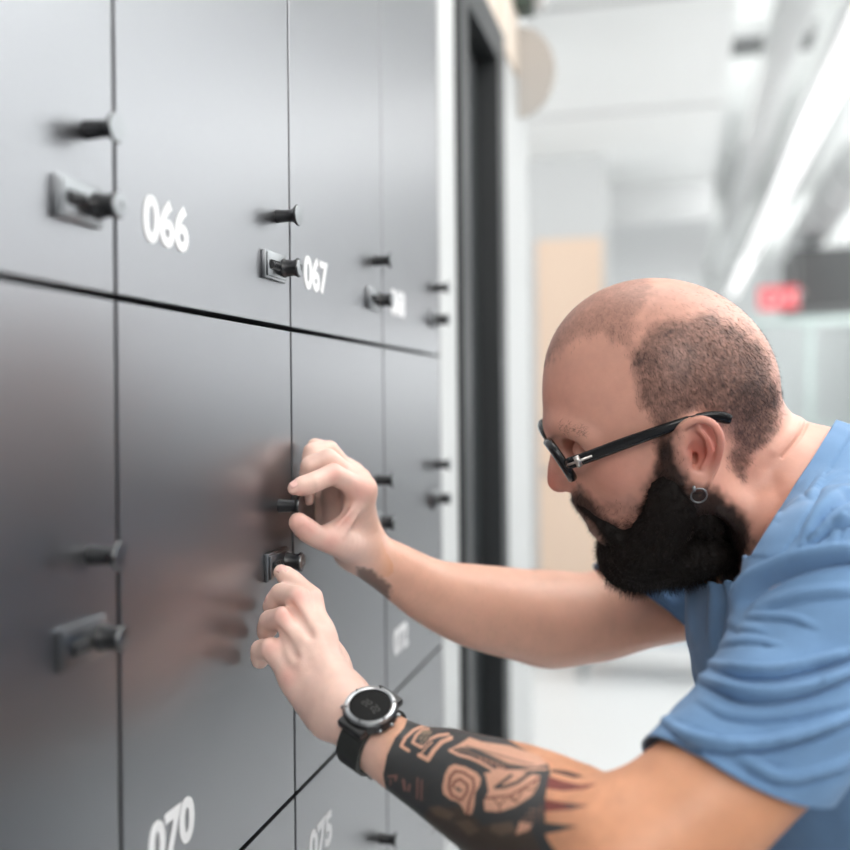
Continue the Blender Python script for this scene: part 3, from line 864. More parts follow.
def put(m, col, a=1.0):
    global tc_
    m = (m*a)[:, None]; tc_ = tc_*(1-m)+np.asarray(col)*m
skin0 = tc_.copy()
put(pm([(410, 712), (404, 728), (395, 738), (387, 755), (383, 775), (388, 800), (400, 880), (560, 880), (555, 850), (541, 835), (540, 800), (545, 778), (551, 774), (548, 764), (500, 735), (450, 710)]), BLK)
# lower, browner shading patches
put(pm([(425, 812), (460, 806), (480, 822), (545, 832), (550, 880), (440, 880)], 3), BRN, .8)
for pl in (c1([(330, 610), (390, 600), (480, 645), (450, 680), (370, 655)]), c1([(690, 700), (800, 690), (830, 740), (740, 770), (680, 740)]), c1([(480, 690), (560, 680), (620, 740), (560, 770)])): put(pm(pl, 1.5), srgb(112, 94, 80), .8)
# stepped bracket with an inner hook
for ln, w_ in ((c2([(410, 325), (330, 275), (375, 190), (460, 110), (560, 62), (640, 52)]), 3.2), (c2([(455, 240), (545, 290), (620, 210), (720, 165), (830, 150)]), 3.0),
               (c2([(455, 235), (490, 160), (560, 100), (620, 95)]), 2.8), (c2([(525, 372), (615, 420), (680, 320), (760, 235), (860, 190)]), 4.4), (c2([(545, 355), (600, 290), (660, 235)]), 1.6)):
    put(lm(ln, w_), TAN)
put(pm(c2([(490, 190), (560, 110), (660, 110), (640, 190), (560, 270)])), srgb(150, 130, 110), .8)
put(lm(c2([(560, 155), (525, 175), (510, 215), (560, 225), (570, 180), (610, 160)]), 1.6), BLK); put(lm(c2([(560, 260), (600, 225), (640, 160)]), 1.8), BLK)
# small lower marks
for ln, w_ in ((c2([(200, 600), (280, 595), (270, 640)]), 2.4), (c2([(220, 640), (215, 690)]), 1.6), (c2([(355, 640), (370, 740)]), 3.0), (c2([(420, 690), (410, 750)]), 2.4), (c2([(505, 620), (500, 830)]), 2.0), (c2([(550, 640), (545, 850)]), 1.8)):
    put(lm(ln, w_), srgb(150, 108, 100), .8)
# long band and top edge
put(pm(c3([(190, 110), (330, 30), (420, -30), (560, 20), (850, 60), (1150, 160), (1250, 260), (1100, 290), (850, 250), (640, 160), (480, 90), (330, 75)]), 1.2), TAN)
put(lm(c3([(380, 60), (520, 100), (700, 150), (900, 210), (1100, 262)]), 1.6, .8), srgb(110, 90, 80), .8)
put(lm(c3([(215, 110), (300, 155), (430, 190), (540, 240), (660, 310), (700, 340)]), 3.0), TAN)
put(lm(c3([(300, 105), (400, 120), (500, 165), (620, 205), (760, 245), (900, 270)]), 2.6, 1), srgb(120, 96, 84))
put(lm(c3([(500, 185), (600, 215), (700, 265), (830, 300)]), 1.2), DRD)
for xx in range(520, 800, 60): put(lm(c3([(xx, 190+(xx-520)*.36), (xx+30, 215+(xx-520)*.36)]), .9), TAN)
# squared spiral
put(pm(c3([(200, 285), (260, 255), (380, 285), (500, 350), (545, 410), (530, 480), (480, 560), (470, 700), (440, 790), (380, 790), (340, 710), (300, 660), (210, 630), (140, 570), (130, 500), (155, 370)])), TAN)
put(lm(c3([(395, 790), (420, 640), (470, 500), (455, 410), (350, 345), (270, 330), (215, 390), (200, 500), (230, 590), (330, 640), (390, 560), (400, 480), (320, 415), (265, 440), (235, 500)]), 2.1), DRD)
put(pm(c3([(250, 500), (300, 505), (350, 540), (310, 550)])), BLK)
# tan field with leaf and swoosh
put(pm(c3([(670, 330), (720, 290), (850, 330), (980, 340)]+[(1000, 640), (800, 740), (600, 740), (575, 650), (620, 560)])), TAN)
put(pm(c4([(60, 60), (140, 0), (320, 0), (460, 20), (640, 60), (625, 150), (560, 270), (380, 385), (210, 445), (50, 435), (40, 330), (90, 230)])), TAN)
put(lm(c4([(170, 180), (330, 60)]), 3.2), BLK); put(lm(c4([(165, 185), (260, 180), (400, 130), (520, 40), (660, -20)]), 3.4), BLK)
put(lm(c4([(60, 300), (160, 290), (320, 275), (450, 200), (620, 90)]), 1.9), DRD)
for ln in (c4([(145, 310), (205, 375), (270, 310)]), c4([(210, 375), (210, 450)]), c4([(310, 300), (385, 340), (450, 215)]), c4([(470, 200), (570, 210), (600, 120)]), c4([(330, 270), (380, 330)])): put(lm(ln, 1.3), srgb(92, 54, 44))
put(lm(c5([(-30, 420), (60, 400), (150, 400), (320, 390)]), 2.0), TAN)
# heavy swoosh under the field
put(pm(c4([(-30, 420), (100, 460), (220, 450), (380, 390), (540, 290), (620, 170), (640, 70), (700, 40), (745, 60), (720, 140), (690, 300), (660, 380), (560, 420), (440, 500), (250, 560), (0, 590)])), BLK)
put(pm(c4([(420, 545), (560, 575), (520, 640), (380, 690)])), TAN); 
for k in range(3): put(lm(c4([(450+k*40, 520-k*50), (580+k*10, 540-k*55)]), .8), TAN, .8)
# spikes
put(pm(c5([(330, 430), (420, 460), (520, 482), (608, 474), (540, 503), (420, 515), (310, 500)])), MAR); put(pm(c5([(300, 562), (400, 578), (550, 598), (450, 622), (300, 632)])), MAR)
put(pm(c5([(420, 585), (550, 598), (450, 620)]), 1), BLK, .7)
put(pm(c5([(240, 690), (340, 698), (497, 715), (400, 742), (300, 762), (240, 770)])), BLK); put(pm(c5([(350, 392), (440, 402), (530, 432), (480, 442), (350, 408)])), srgb(90, 62, 58))
put(pm(c5([(235, 720), (300, 740), (330, 800), (370, 860), (300, 870), (262, 800)])), BLK)
put(lm(c5([(320, 420), (300, 560), (300, 690)]), 4.5), BLK)
# away side of the forearm: broad bands
fw_n = NB[ridx]; vd = VU[ridx]/np.linalg.norm(VU[ridx], axis=1)[:, None]; back = sstep((fw_n*vd).sum(1), -.02, .12)
tb = np.where((np.sin(x*.22+y*.05) > -.3)[:, None], BLK, TAN); tb = np.where((x > 545)[:, None] | (x < 388)[:, None], skin0, tb)
tc_ = tc_*(1-back[:, None])+tb*back[:, None]
tc_ *= (1+.10*mo[ridx])[:, None]
base[ridx] = tc_
base = np.clip(base, 0.005, 1)

nu = len(VU)
VA = np.concatenate([VU, VL]); QA = np.concatenate([QU, QL+nu])
colA = np.concatenate([base, np.tile(np.array(srgb(204, 148, 122)), (len(VL), 1))])
m_skin = attr_mat('skin', 'tone', 0.42, 0.45, bump=(900, 0.22, 0.0006), sss=0.12)
foot = to_world(VL)[:, 2].min()
person = link_mesh('person', to_world(VA), QA, m_skin)
col_attr(person, 'tone', colA)
tag(person, 'bearded man in glasses and blue t-shirt bending forward with both hands at the lockers', 'person')
print('body verts', len(VA))
# ------------------------------------------------------------------ clothing
core = neck[:2]+torso+[arm_near[1], arm_far[1]]
shirt_x = [
    C_([(700, 803, .617), (731, 774, .625), (776, 728, .64), (806, 680, .665), (835, 612, .70), (848, 566, .74)], [.0462, .0466, .0505, .0545, .0600, .0560], 0.02, n=10),
    C_([(575, 616, 1.045), (620, 606, 1.05), (680, 589, 1.055), (750, 562, 1.07)], [.0450, .0468, .053, .058], 0.03, n=8),
    Chain([cc(*q) for q in [(792, 545, .885), (778, 600, .885), (788, 680, .885), (830, 760, .885), (875, 850, .885), (930, 960, .885)]], [.060, .074, .076, .090, .104, .118], 0.05, 'u', np.array([1, 1, .72]), 8),
]
def f_core(p, b=None): return combine(core, p, b)
def f_shirt(p, b=None):
    d = f_core(p, b)-.0032; e = combine(shirt_x, p, b); k = .006
    h = np.maximum(k-np.abs(d-e), 0)/k
    return np.minimum(d, e)-h*h*k*.25
hem_n0 = cc(731, 774, .625)
ax_n = cc(700, 800, .615)-cc(776, 728, .64); ax_n /= np.linalg.norm(ax_n)
e_img = cc(808, 806, .63)-cc(655, 742, .63); e_img /= np.linalg.norm(e_img)
nn = ax_n-e_img*(ax_n@e_img); nn /= np.linalg.norm(nn)
hem_f0 = cc(644, 603, 1.05)
axf = cc(600, 612, 1.045)-cc(680, 590, 1.058); ef = cc(691, 637, 1.05)-cc(603, 569, 1.05); ef /= np.linalg.norm(ef)
nf = axf-ef*(axf@ef); nf /= np.linalg.norm(nf)
col_0 = cc(794, 490, .80); ec = cc(829, 431, .85)-cc(757, 549, .80); ec /= np.linalg.norm(ec)
nc = np.cross(cc(757, 549, 1), cc(829, 431, 1)); nc /= np.linalg.norm(nc); nc = nc*(1 if nc[0] < 0 else -1)
hemb_n = np.array([.25, -.97, 0.0]); hemb_0 = cc(955, 985, .885)
NC = cc(800, 497, .88); nax = cc(700, 425, .87)-NC; nax /= np.linalg.norm(nax)
def clips(p):
    """signed distance past each edge, only where that edge applies"""
    c = []
    dn = (p-hem_n0)@nn; dn = dn-.0125*np.clip(1-(((p-hem_n0)@e_img)/.052)**2, -.3, 1); c.append((np.where(seg_field(p, hem_n0-nn*.03, hem_n0+nn*.32, .072, .17) < 0, dn, -1), nn))
    df = (p-hem_f0)@nf; c.append((np.where((p[:, 2] > .93) & (np.linalg.norm(p-hem_f0, axis=1) < .2), df, -1), nf))
    dc = (p-col_0)@nc; c.append((np.where(seg_field(p, NC, NC+nax*.25, .112, .112) < np.where((p[:, 2] < .84) & (pix(p)[1] < 558), .12, 0), dc, -1), nc))
    db = (p-hemb_0)@hemb_n; c.append((db, hemb_n))
    return c
SRES = 0.0021
V, Q = mesh_field(f_shirt, ((-.1, -.75, .50), (.75, .16, 1.25)), SRES, 8)
V = smooth_verts(V, Q, 2, .5)
N_ = vnormals(V, Q)
x, y = pix(V); d = V[:, 2]
nearw = sstep(-d, -.80, -.74)
disp = np.zeros(len(V))
def fold(pts, h, w, skew=0.5, mask=None):
    """rounded ridge with a groove under it"""
    global disp
    pts = [q for q in catmull([np.array(p, float) for p in pts], 4)]
    dd = line_d(x, y, pts); low = line_d(x, y, [(a, b+w*1.3) for a, b in pts])
    L0 = np.hypot(*(np.array(pts[0])-np.array(pts[-1])))
    t = np.minimum(np.hypot(x-pts[0][0], y-pts[0][1]), np.hypot(x-pts[-1][0], y-pts[-1][1])); ends = sstep(t, 0, L0*.22)
    m = nearw if mask is None else mask
    h = h*1.6; w = w*.72
    disp += (h*np.exp(-(dd/w)**2)-h*skew*np.exp(-(low/w)**2))*m*(.25+.75*ends)
F = [([(870, 548), (806, 561), (765, 577), (744, 597), (734, 622)], .0070, 7), ([(713, 664), (741, 673), (776, 675), (806, 667), (860, 650)], .0046, 4.5),
     ([(704, 679), (732, 692), (765, 697), (806, 690), (860, 668)], .0052, 5), ([(668, 724), (694, 744), (732, 748), (776, 742), (812, 731), (860, 712)], .0055, 5),
     ([(730, 752), (776, 776), (815, 772), (860, 755)], .0035, 6), ([(748, 616), (788, 618), (815, 627)], .0018, 3.5), ([(722, 645), (752, 641), (780, 645)], .0016, 3),
     ([(738, 628), (765, 631)], .0012, 3), ([(853, 446), (835, 456), (818, 470), (806, 492)], .0040, 4), ([(853, 470), (830, 478), (812, 496)], .0035, 4),
     ([(856, 492), (836, 500), (816, 520), (803, 545)], .0045, 4.5), ([(856, 520), (828, 528), (806, 548)], .0035, 4), ([(853, 505), (838, 530), (832, 555)], .0028, 4),
     ([(800, 470), (792, 490), (778, 520)], .0020, 3), ([(700, 700), (730, 715), (780, 716), (850, 700)], .0018, 5), ([(860, 590), (800, 596), (760, 606)], .0020, 6)]
for pts, h, w in F: fold(pts, h, w)
# chest and far sleeve folds
mid = sstep(d, .76, .82)
for pts, h, w in [([(690, 545), (692, 590), (697, 640)], .0050, 5), ([(712, 545), (716, 600), (716, 650)], .0050, 6), ([(730, 560), (734, 610), (730, 650)], .004, 5),
                  ([(628, 583), (645, 600), (668, 618)], .0035, 3.5), ([(648, 582), (660, 594), (672, 606)], .0030, 3), ([(610, 575), (640, 605), (680, 628)], .0025, 4)]: fold(pts, h, w, .5, mid)
disp += (nz(V, 28, 11)*.0022+nz(V, 60, 12)*.0010)
cl = clips(V)
# seams: neck band, sleeve and bottom hems
for (sd, n_), off in ((cl[0], .016), (cl[1], .016), (cl[2], .016), (cl[3], .02)):
    disp += -.0009*np.exp(-((sd+off)/.0011)**2)
disp += .0012*((cl[2][0] > -.0155) & (cl[2][0] > -.9))
V = V+N_*np.maximum(disp, -.0055)[:, None]
def trim_edge(V, Q, over):
    """cut the sheet where over > 0, sliding the outer points along their edges to the cut line"""
    ins = over <= 0
    Q = Q[ins[Q].any(1)]
    acc = np.zeros_like(V); cnt = np.zeros(len(V))
    for a in range(4):
        for i, j in ((Q[:, a], Q[:, (a+1) % 4]), (Q[:, (a+1) % 4], Q[:, a])):
            m = (~ins[i]) & ins[j]; i = i[m]; j = j[m]
            t = (over[i]/(over[i]-over[j]+1e-12))[:, None]; p = V[i]+(V[j]-V[i])*t
            for ax in range(3): acc[:, ax] += np.bincount(i, weights=p[:, ax], minlength=len(V))
            cnt += np.bincount(i, minlength=len(V))
    m = cnt > 0; V = V.copy(); V[m] = acc[m]/cnt[m][:, None]
    # corner points with only a diagonal neighbour: middle of their two moved neighbours
    for _ in range(1):
        acc = np.zeros_like(V); c2_ = np.zeros(len(V)); bad = (~ins) & (~m)
        for a in range(4):
            for i, j in ((Q[:, a], Q[:, (a+1) % 4]), (Q[:, (a+1) % 4], Q[:, a])):
                k = bad[i] & m[j]; i2 = i[k]; j2 = j[k]
                for ax in range(3): acc[:, ax] += np.bincount(i2, weights=V[j2, ax], minlength=len(V))
                c2_ += np.bincount(i2, minlength=len(V))
        k = c2_ > 0; V[k] = acc[k]/c2_[k][:, None]
    return V, Q
for j in range(4):
    ov = clips(V)[j][0]
    Q = Q[(ov[Q] > -.9).any(1) | True]
    V, Q = trim_edge(V, Q, ov)
used = np.unique(Q); mp = np.full(len(V), -1); mp[used] = np.arange(len(used)); V = V[used]; Q = mp[Q]
def cloth_mat(name, col, scale=2600, b=0.35):
    m = mat(name, col, 0.85, spec=0.2, noise=(45, 0.10), bump=(scale, b, 0.0005)); m.node_tree.nodes['Principled BSDF'].inputs['Sheen Weight'].default_value = 0.12
    return m
m_shirt = cloth_mat('blue_cotton', srgb(112, 146, 184))
shirt = link_mesh('t_shirt', to_world(V), Q, m_shirt, person)
sm = shirt.modifiers.new('thickness', 'SOLIDIFY'); sm.thickness = 0.0022; sm.offset = -1
print('shirt verts', len(V))
# trousers
tr = [torso[3]]+legs[0::2]+[Chain([cc(*q) for q in [(955, 970, .885), (1000, 1060, .885)]], [.122, .122], .05, 'u', np.array([1, 1, .72]), 4)]
def f_tr(p, b=None): return combine(tr, p, b)-.010
V, Q = mesh_field(f_tr, ((.1, -1.5, .5), (1.0, -.35, 1.3)), 0.006, 6)
V = smooth_verts(V, Q, 1, .5); N_ = vnormals(V, Q); V = V+N_*(nz(V, 22, 21)*.004)[:, None]
w = to_world(V); ins = (w[:, 2] > .075) & (((V-hemb_0)@hemb_n) > -.07)
Q = Q[ins[Q].any(1)]; used = np.unique(Q); mp = np.full(len(V), -1); mp[used] = np.arange(len(used)); w = w[used]; Q = mp[Q]
trs = link_mesh('trousers', w, Q, cloth_mat('dark_denim', srgb(38, 42, 52)), person)
sm = trs.modifiers.new('thickness', 'SOLIDIFY'); sm.thickness = 0.003; sm.offset = -1
m_shoe = mat('black_leather', (0.02, 0.02, 0.02), 0.45); m_sole = mat('rubber_sole', (0.05, 0.05, 0.05), 0.8)
for hip, knee, ank, toe, heel in legs_w:
    def sw(v): return (np.asarray(v)-CAMP)@M3
    up = Chain([sw(heel+[0.012, 0, .012]), sw(toe+[-.01, 0, .004])], [.046, .040], .02)
    an = Chain([sw(heel+[-.02, 0, .02]), sw(ank+[0, 0, .02])], [.044, .046], .03)
    fsh = lambda p, b=None: combine([up, an], p, b)
    c = sw((toe+heel)/2)
    V, Q = mesh_field(fsh, (c-.22, c+.22), 0.005, 6); V = smooth_verts(V, Q, 1, .5)
    w = to_world(V); w[:, 2] = np.maximum(w[:, 2], .014); ins = w[:, 2] < ank[2]+.03; Q = Q[ins[Q].any(1)]
    used = np.unique(Q); mp = np.full(len(V), -1); mp[used] = np.arange(len(used)); w = w[used]; Q = mp[Q]
    so = link_mesh('shoe', w, Q, m_shoe, person)
    sole = []; n = 28; hw = .047
    bm = bmesh.new(); ring = []
    for k in range(n):
        a = 2*math.pi*k/n; mx_ = (toe[0]-.01+heel[0]+.012)/2; hx = abs(heel[0]-toe[0])/2+.055
        ring.append(bm.verts.new((mx_+hx*math.copysign(abs(math.cos(a))**.7, math.cos(a)), toe[1]*.5+heel[1]*.5+hw*math.copysign(abs(math.sin(a))**.8, math.sin(a)), 0.0)))
    f = bm.faces.new(ring); r = bmesh.ops.extrude_face_region(bm, geom=[f]); bmesh.ops.translate(bm, verts=[v for v in r['geom'] if isinstance(v, bmesh.types.BMVert)], vec=(0, 0, .022))
    bm_obj('sole', bm, m_sole, so)
# ------------------------------------------------------------------ beard, hair, eyes
def HL(l): return np.asarray(l)@HR.T+HT          # head-local -> camera axes
m_hair = mat('dark_hair', (0.015, 0.012, 0.011), 0.65, spec=0.16)
m_hair2 = mat('cropped_hair', srgb(66, 50, 46), 0.6, spec=0.3)
beard_pr = [
    Cn([(667, 448, .0715), (672, 474, .0705), (672, 500, .0665), (662, 530, .054), (642, 550, .036), (632, 556, 0)], [.0050, .0080, .0150, .0215, .0240, .0245], 0.012, n=6),
    E(664, 498, .0600, (0.013, 0.020, 0.012), 0.012),
    E(655, 556, 0, (0.042, 0.026, 0.045), 0.02),
    E(690, 545, 0, (0.040, 0.024, 0.055), 0.02),
    Cn([(696, 505, .060), (706, 522, .055), (716, 530, .045)], [.011, .010, .007], 0.015),
    Cn([(620, 545, .012), (617, 560, .0), (628, 572, 0)], [.012, .014, .014], 0.012),
    Cn([(577, 498, 0), (580, 502, .011), (588, 510, .024), (602, 522, .0345), (618, 538, .040)], [.0052, .0054, .0058, .0062, .0100], 0.006),
    Cn([(604, 538, 0), (606, 540, .010)], [.0050, .0045], 0.006),
    Cn([(597, 525, 0), (601, 528, .012), (612, 525, .022)], [.0070, .0062, .003], 0.003, 's'),
]
BP = local_prims(beard_pr, HR, HT, True)
f_b = lambda p, b=None: combine(BP, p, b)
cb = cc(660, 520, .87)
V, Q = mesh_field(f_b, (cb-.12, cb+.12), 0.0016, 8)
V = smooth_verts(V, Q, 2, .5); N_ = vnormals(V, Q)
V = V+N_*(nz(V, 260, 31)*.0010+nz(V, 90, 32)*.0014-.0006)[:, None]
bverts = to_world(V); bq = Q
def strands(roots, dirs, lens, rad, curl, seg=3, droop=None):
    """thin tapered three-sided hairs as one mesh"""
    n = len(roots); dirs = dirs/np.linalg.norm(dirs, axis=1)[:, None]
    u = np.cross(dirs, rng.normal(size=(n, 3))); u /= np.linalg.norm(u, axis=1)[:, None]; w = np.cross(dirs, u)
    VV = []; p = roots.copy(); d = dirs.copy(); cu = rng.normal(size=(n, 3))*curl
    for k in range(seg+1):
        r = rad*(1-k/seg*.75)
        for a in range(3):
            VV.append(p+(u*math.cos(a*2.094)+w*math.sin(a*2.094))*r)
        d = d+cu/seg+(0 if droop is None else droop/seg); d /= np.linalg.norm(d, axis=1)[:, None]
        p = p+d*(lens/seg)[:, None]
    VV = np.stack(VV, 1)                          # n, 3*(seg+1), 3
    base_i = np.arange(n)[:, None]*(3*(seg+1)); Fq = []
    for k in range(seg):
        for a in range(3):
            b_ = (a+1) % 3
            Fq.append(np.concatenate([base_i+k*3+a, base_i+k*3+b_, base_i+(k+1)*3+b_, base_i+(k+1)*3+a], 1))
    return VV.reshape(-1, 3), np.concatenate(Fq)
def pick(V, Q, weight, n):
    c = V[Q].mean(1); a = V[Q[:, 2]]-V[Q[:, 0]]; b = V[Q[:, 3]]-V[Q[:, 1]]; ar = np.linalg.norm(np.cross(a, b), axis=1)
    w = ar*weight[Q].mean(1); i = rng.choice(len(Q), n, p=w/w.sum())
    j = rng.random((n, 4)); j /= j.sum(1)[:, None]
    return (V[Q[i]]*j[:, :, None]).sum(1), i
down = np.array([0, -1.0, 0])
wgt = np.ones(len(V)); r0, fi = pick(V, Q, wgt, 20000); nn_ = N_[Q[fi, 0]]
lr = (r0-HT)@HR
dirs = nn_*.60+down*.50+np.tile(EF*.10, (len(r0), 1))+rng.normal(size=(len(r0), 3))*.30
ln = rng.uniform(.0035, .0085, len(r0))*np.clip(.5+np.abs((pix(r0)[1]-470)/70), .4, 1.35)
ln *= np.where(pix(r0)[0] < 606, .6, 1)
sv, sf = strands(r0, dirs, ln, .00014, .6, 3)
bv = np.concatenate([bverts, to_world(sv)]); bf = np.concatenate([bq, sf+len(bverts)])
beard = link_mesh('beard', bv, bf, m_hair, person); beard['label'] = 'full dark beard'
# cropped hair
wh = np.clip(h_side*1.0+h_front*.55+h_crown*.14, 0, 1)*ishead*(1-bd)
nU = NB
r0, fi = pick(VU, QU[:0] if False else QU, wh, 19000); nn_ = nU[QU[fi, 0]]
tang = -EU*.75-EF*.35
dirs = nn_*.42+np.tile(tang, (len(r0), 1))+rng.normal(size=(len(r0), 3))*.18
sv, sf = strands(r0, dirs, rng.uniform(.0018, .0042, len(r0)), .00008, .25, 2)
hair_o = link_mesh('cropped_hair', to_world(sv), sf, m_hair2, person); hair_o['label'] = 'closely cropped brown hair'
# stubble, sideburn, beard fringe over the skin, brows
wst = np.clip(bd*.9+st*.22, 0, 1)
r0, fi = pick(VU, QU, wst, 5000); nn_ = nU[QU[fi, 0]]
dirs = nn_*.45+down*.5+EF*.1+rng.normal(size=(len(r0), 3))*.25
sv, sf = strands(r0, dirs, rng.uniform(.0015, .0050, len(r0)), .00010, .3, 2)
brw = np.exp(-((line_d(mpx, mpy, [(560, 428), (570, 429), (582, 434), (592, 441)]))/3.2)**2)*ishead*(hlm[:, 2] > .008)*(hlm[:, 2] < .056)
r0, fi = pick(VU, QU, brw, 260); nn_ = nU[QU[fi, 0]]
dirs = nn_*.4+np.tile(-EF*.6+EU*.1, (len(r0), 1))+rng.normal(size=(len(r0), 3))*.2
link_mesh('stubble', to_world(sv), sf, m_hair, person)
for sg_ in (1, -1):
    k = ((r0-HT)@ES)*sg_ > 0; sv2, sf2 = strands(r0[k], dirs[k], rng.uniform(.004, .007, int(k.sum())), .00010, .3, 2)
    link_mesh('eyebrow', to_world(sv2), sf2, m_hair2, person)
# fine hair on both forearms
wa = ((px > 400) & (px < 600) & (dep < .77) & (py > 700)).astype(float)+((px > 395) & (px < 560) & (dep > .93) & (py > 530) & (py < 680)).astype(float)*.6
r0, fi = pick(VU, QU, wa, 2600); nn_ = nU[QU[fi, 0]]
dirs = nn_*.45+np.array([-.6, -.2, .1])+rng.normal(size=(len(r0), 3))*.35
sv, sf = strands(r0, dirs, rng.uniform(.004, .009, len(r0)), .000040, .5, 3)
link_mesh('arm_hair', to_world(sv), sf, mat('arm_hair', srgb(96, 66, 50), 0.6), person)
# eyes
m_eye = mat('eye_white', (0.75, 0.72, 0.70), 0.15)
def irisc(p):
    return p
for sgn in (1, -1):
    c = L(588, 450, .031); c[2] *= sgn; R_ = .0118
    bm = bmesh.new(); bmesh.ops.create_uvsphere(bm, u_segments=24, v_segments=16, radius=R_)
    w = Vector(to_world(HL(c))); bmesh.ops.translate(bm, verts=bm.verts[:], vec=w)
    e = bm_obj('eye', bm, m_eye, person, True)
    gd = L(579, 456, .031)-L(588, 450, .031); gd /= np.linalg.norm(gd); gw = M3@(HR@gd)
    q = Vector(gw).to_track_quat('Z', 'Y').to_matrix().to_4x4()
    bm = bmesh.new(); lathe(bm, [(0, R_*1.03), (R_*.25, R_*1.0), (R_*.48, R_*.90), (R_*.5, R_*.86)], 20, Matrix.Translation(w) @ q)
    bm_obj('iris', bm, mat('brown_iris', (0.04, 0.02, 0.012), 0.1), e, True)
# fingernails
m_nail = mat('fingernail', srgb(236, 190, 180), 0.25, spec=0.6)
def nail(center, along, normal, wd, lg):
    a = np.asarray(along, float); a /= np.linalg.norm(a); n = np.asarray(normal, float); n -= a*(n@a); n /= np.linalg.norm(n); b = np.cross(a, n)
    VV = []; FF = []; nu_, nv = 8, 8
    for i in range(nu_+1):
        for j in range(nv+1):
            u = -1+2*i/nu_; v = -1+2*j/nv
            ww = wd*(1-.12*max(0, u)**2-.25*max(0, -u)**3)
            x = u*lg/2; y = v*ww/2
            z = -(v*v)*wd*.22-(u*u)*lg*.05
            VV.append(center+a*x+b*y+n*z)
    for i in range(nu_):
        for j in range(nv): k = i*(nv+1)+j; FF.append((k, k+1, k+nv+2, k+nv+1))
    o = link_mesh('fingernail', [to_world(v) for v in VV], FF, m_nail, person)
    md = o.modifiers.new('thickness', 'SOLIDIFY'); md.thickness = .0005
def fnail(dip, tip, normal, r, wd=.0098, lg=.011, push=.3):
    D = cc(*dip); T = cc(*tip); a = T-D; a /= np.linalg.norm(a); n = np.asarray(normal, float); n -= a*(n@a); n /= np.linalg.norm(n)
    c = T-a*lg*push+n*r
    nail(c, a+n*-.28, n+a*.28, wd, lg)
fnail((293, 581, .833), (281, 572, .8385), (.30, .62, -.72), .0070, .0098, .0105, .22)
fnail((281, 594, .822), (271.5, 606, .829), (-.75, .35, -.35), .0078)
fnail((312, 483, .869), (294, 488.5, .861), (-.25, .80, -.45), .0066, .0098, .012, .15)
fnail((307, 530, .873), (298.5, 522.5, .863), (-.60, -.45, -.62), .0088, .0118, .0125, .38)

# ------------------------------------------------------------------ eyeglasses
m_fr = mat('black_acetate', (0.010, 0.010, 0.011), 0.18, spec=0.35)
m_silver = mat('silver_inlay', (0.62, 0.58, 0.55), 0.30, 0.9)
gl = tag(empty('eyeglasses', tuple(to_world(HL(L(560, 445, 0))))), 'black-framed eyeglasses with a silver cross on the temple, worn by the man', 'eyeglasses')
giv = Vector(gl.location)
def gobj(name, V_, F_, m, parent=gl):
    o = link_mesh(name, [np.asarray(v)-np.array(giv) for v in V_], F_, m, parent); return o
topc = L(551.5, 445.5, .064); botc = L(577, 483, .058)
vdir = (botc-topc); vdir[2] = 0; hgt = np.linalg.norm(vdir); vdir /= hgt          # down the lens
ctr = (topc+botc)/2
sv_ = np.array([0, 0, 1.0]); nrm = np.cross(vdir, sv_); nrm /= np.linalg.norm(nrm)
nrm = nrm if nrm[0] > 0 else -nrm
lens_m = mat('lens', (0.9, 0.92, 0.93), 0.03); lb = lens_m.node_tree.nodes['Principled BSDF']; lb.inputs['Transmission Weight'].default_value = 1.0; lb.inputs['IOR'].default_value = 1.08
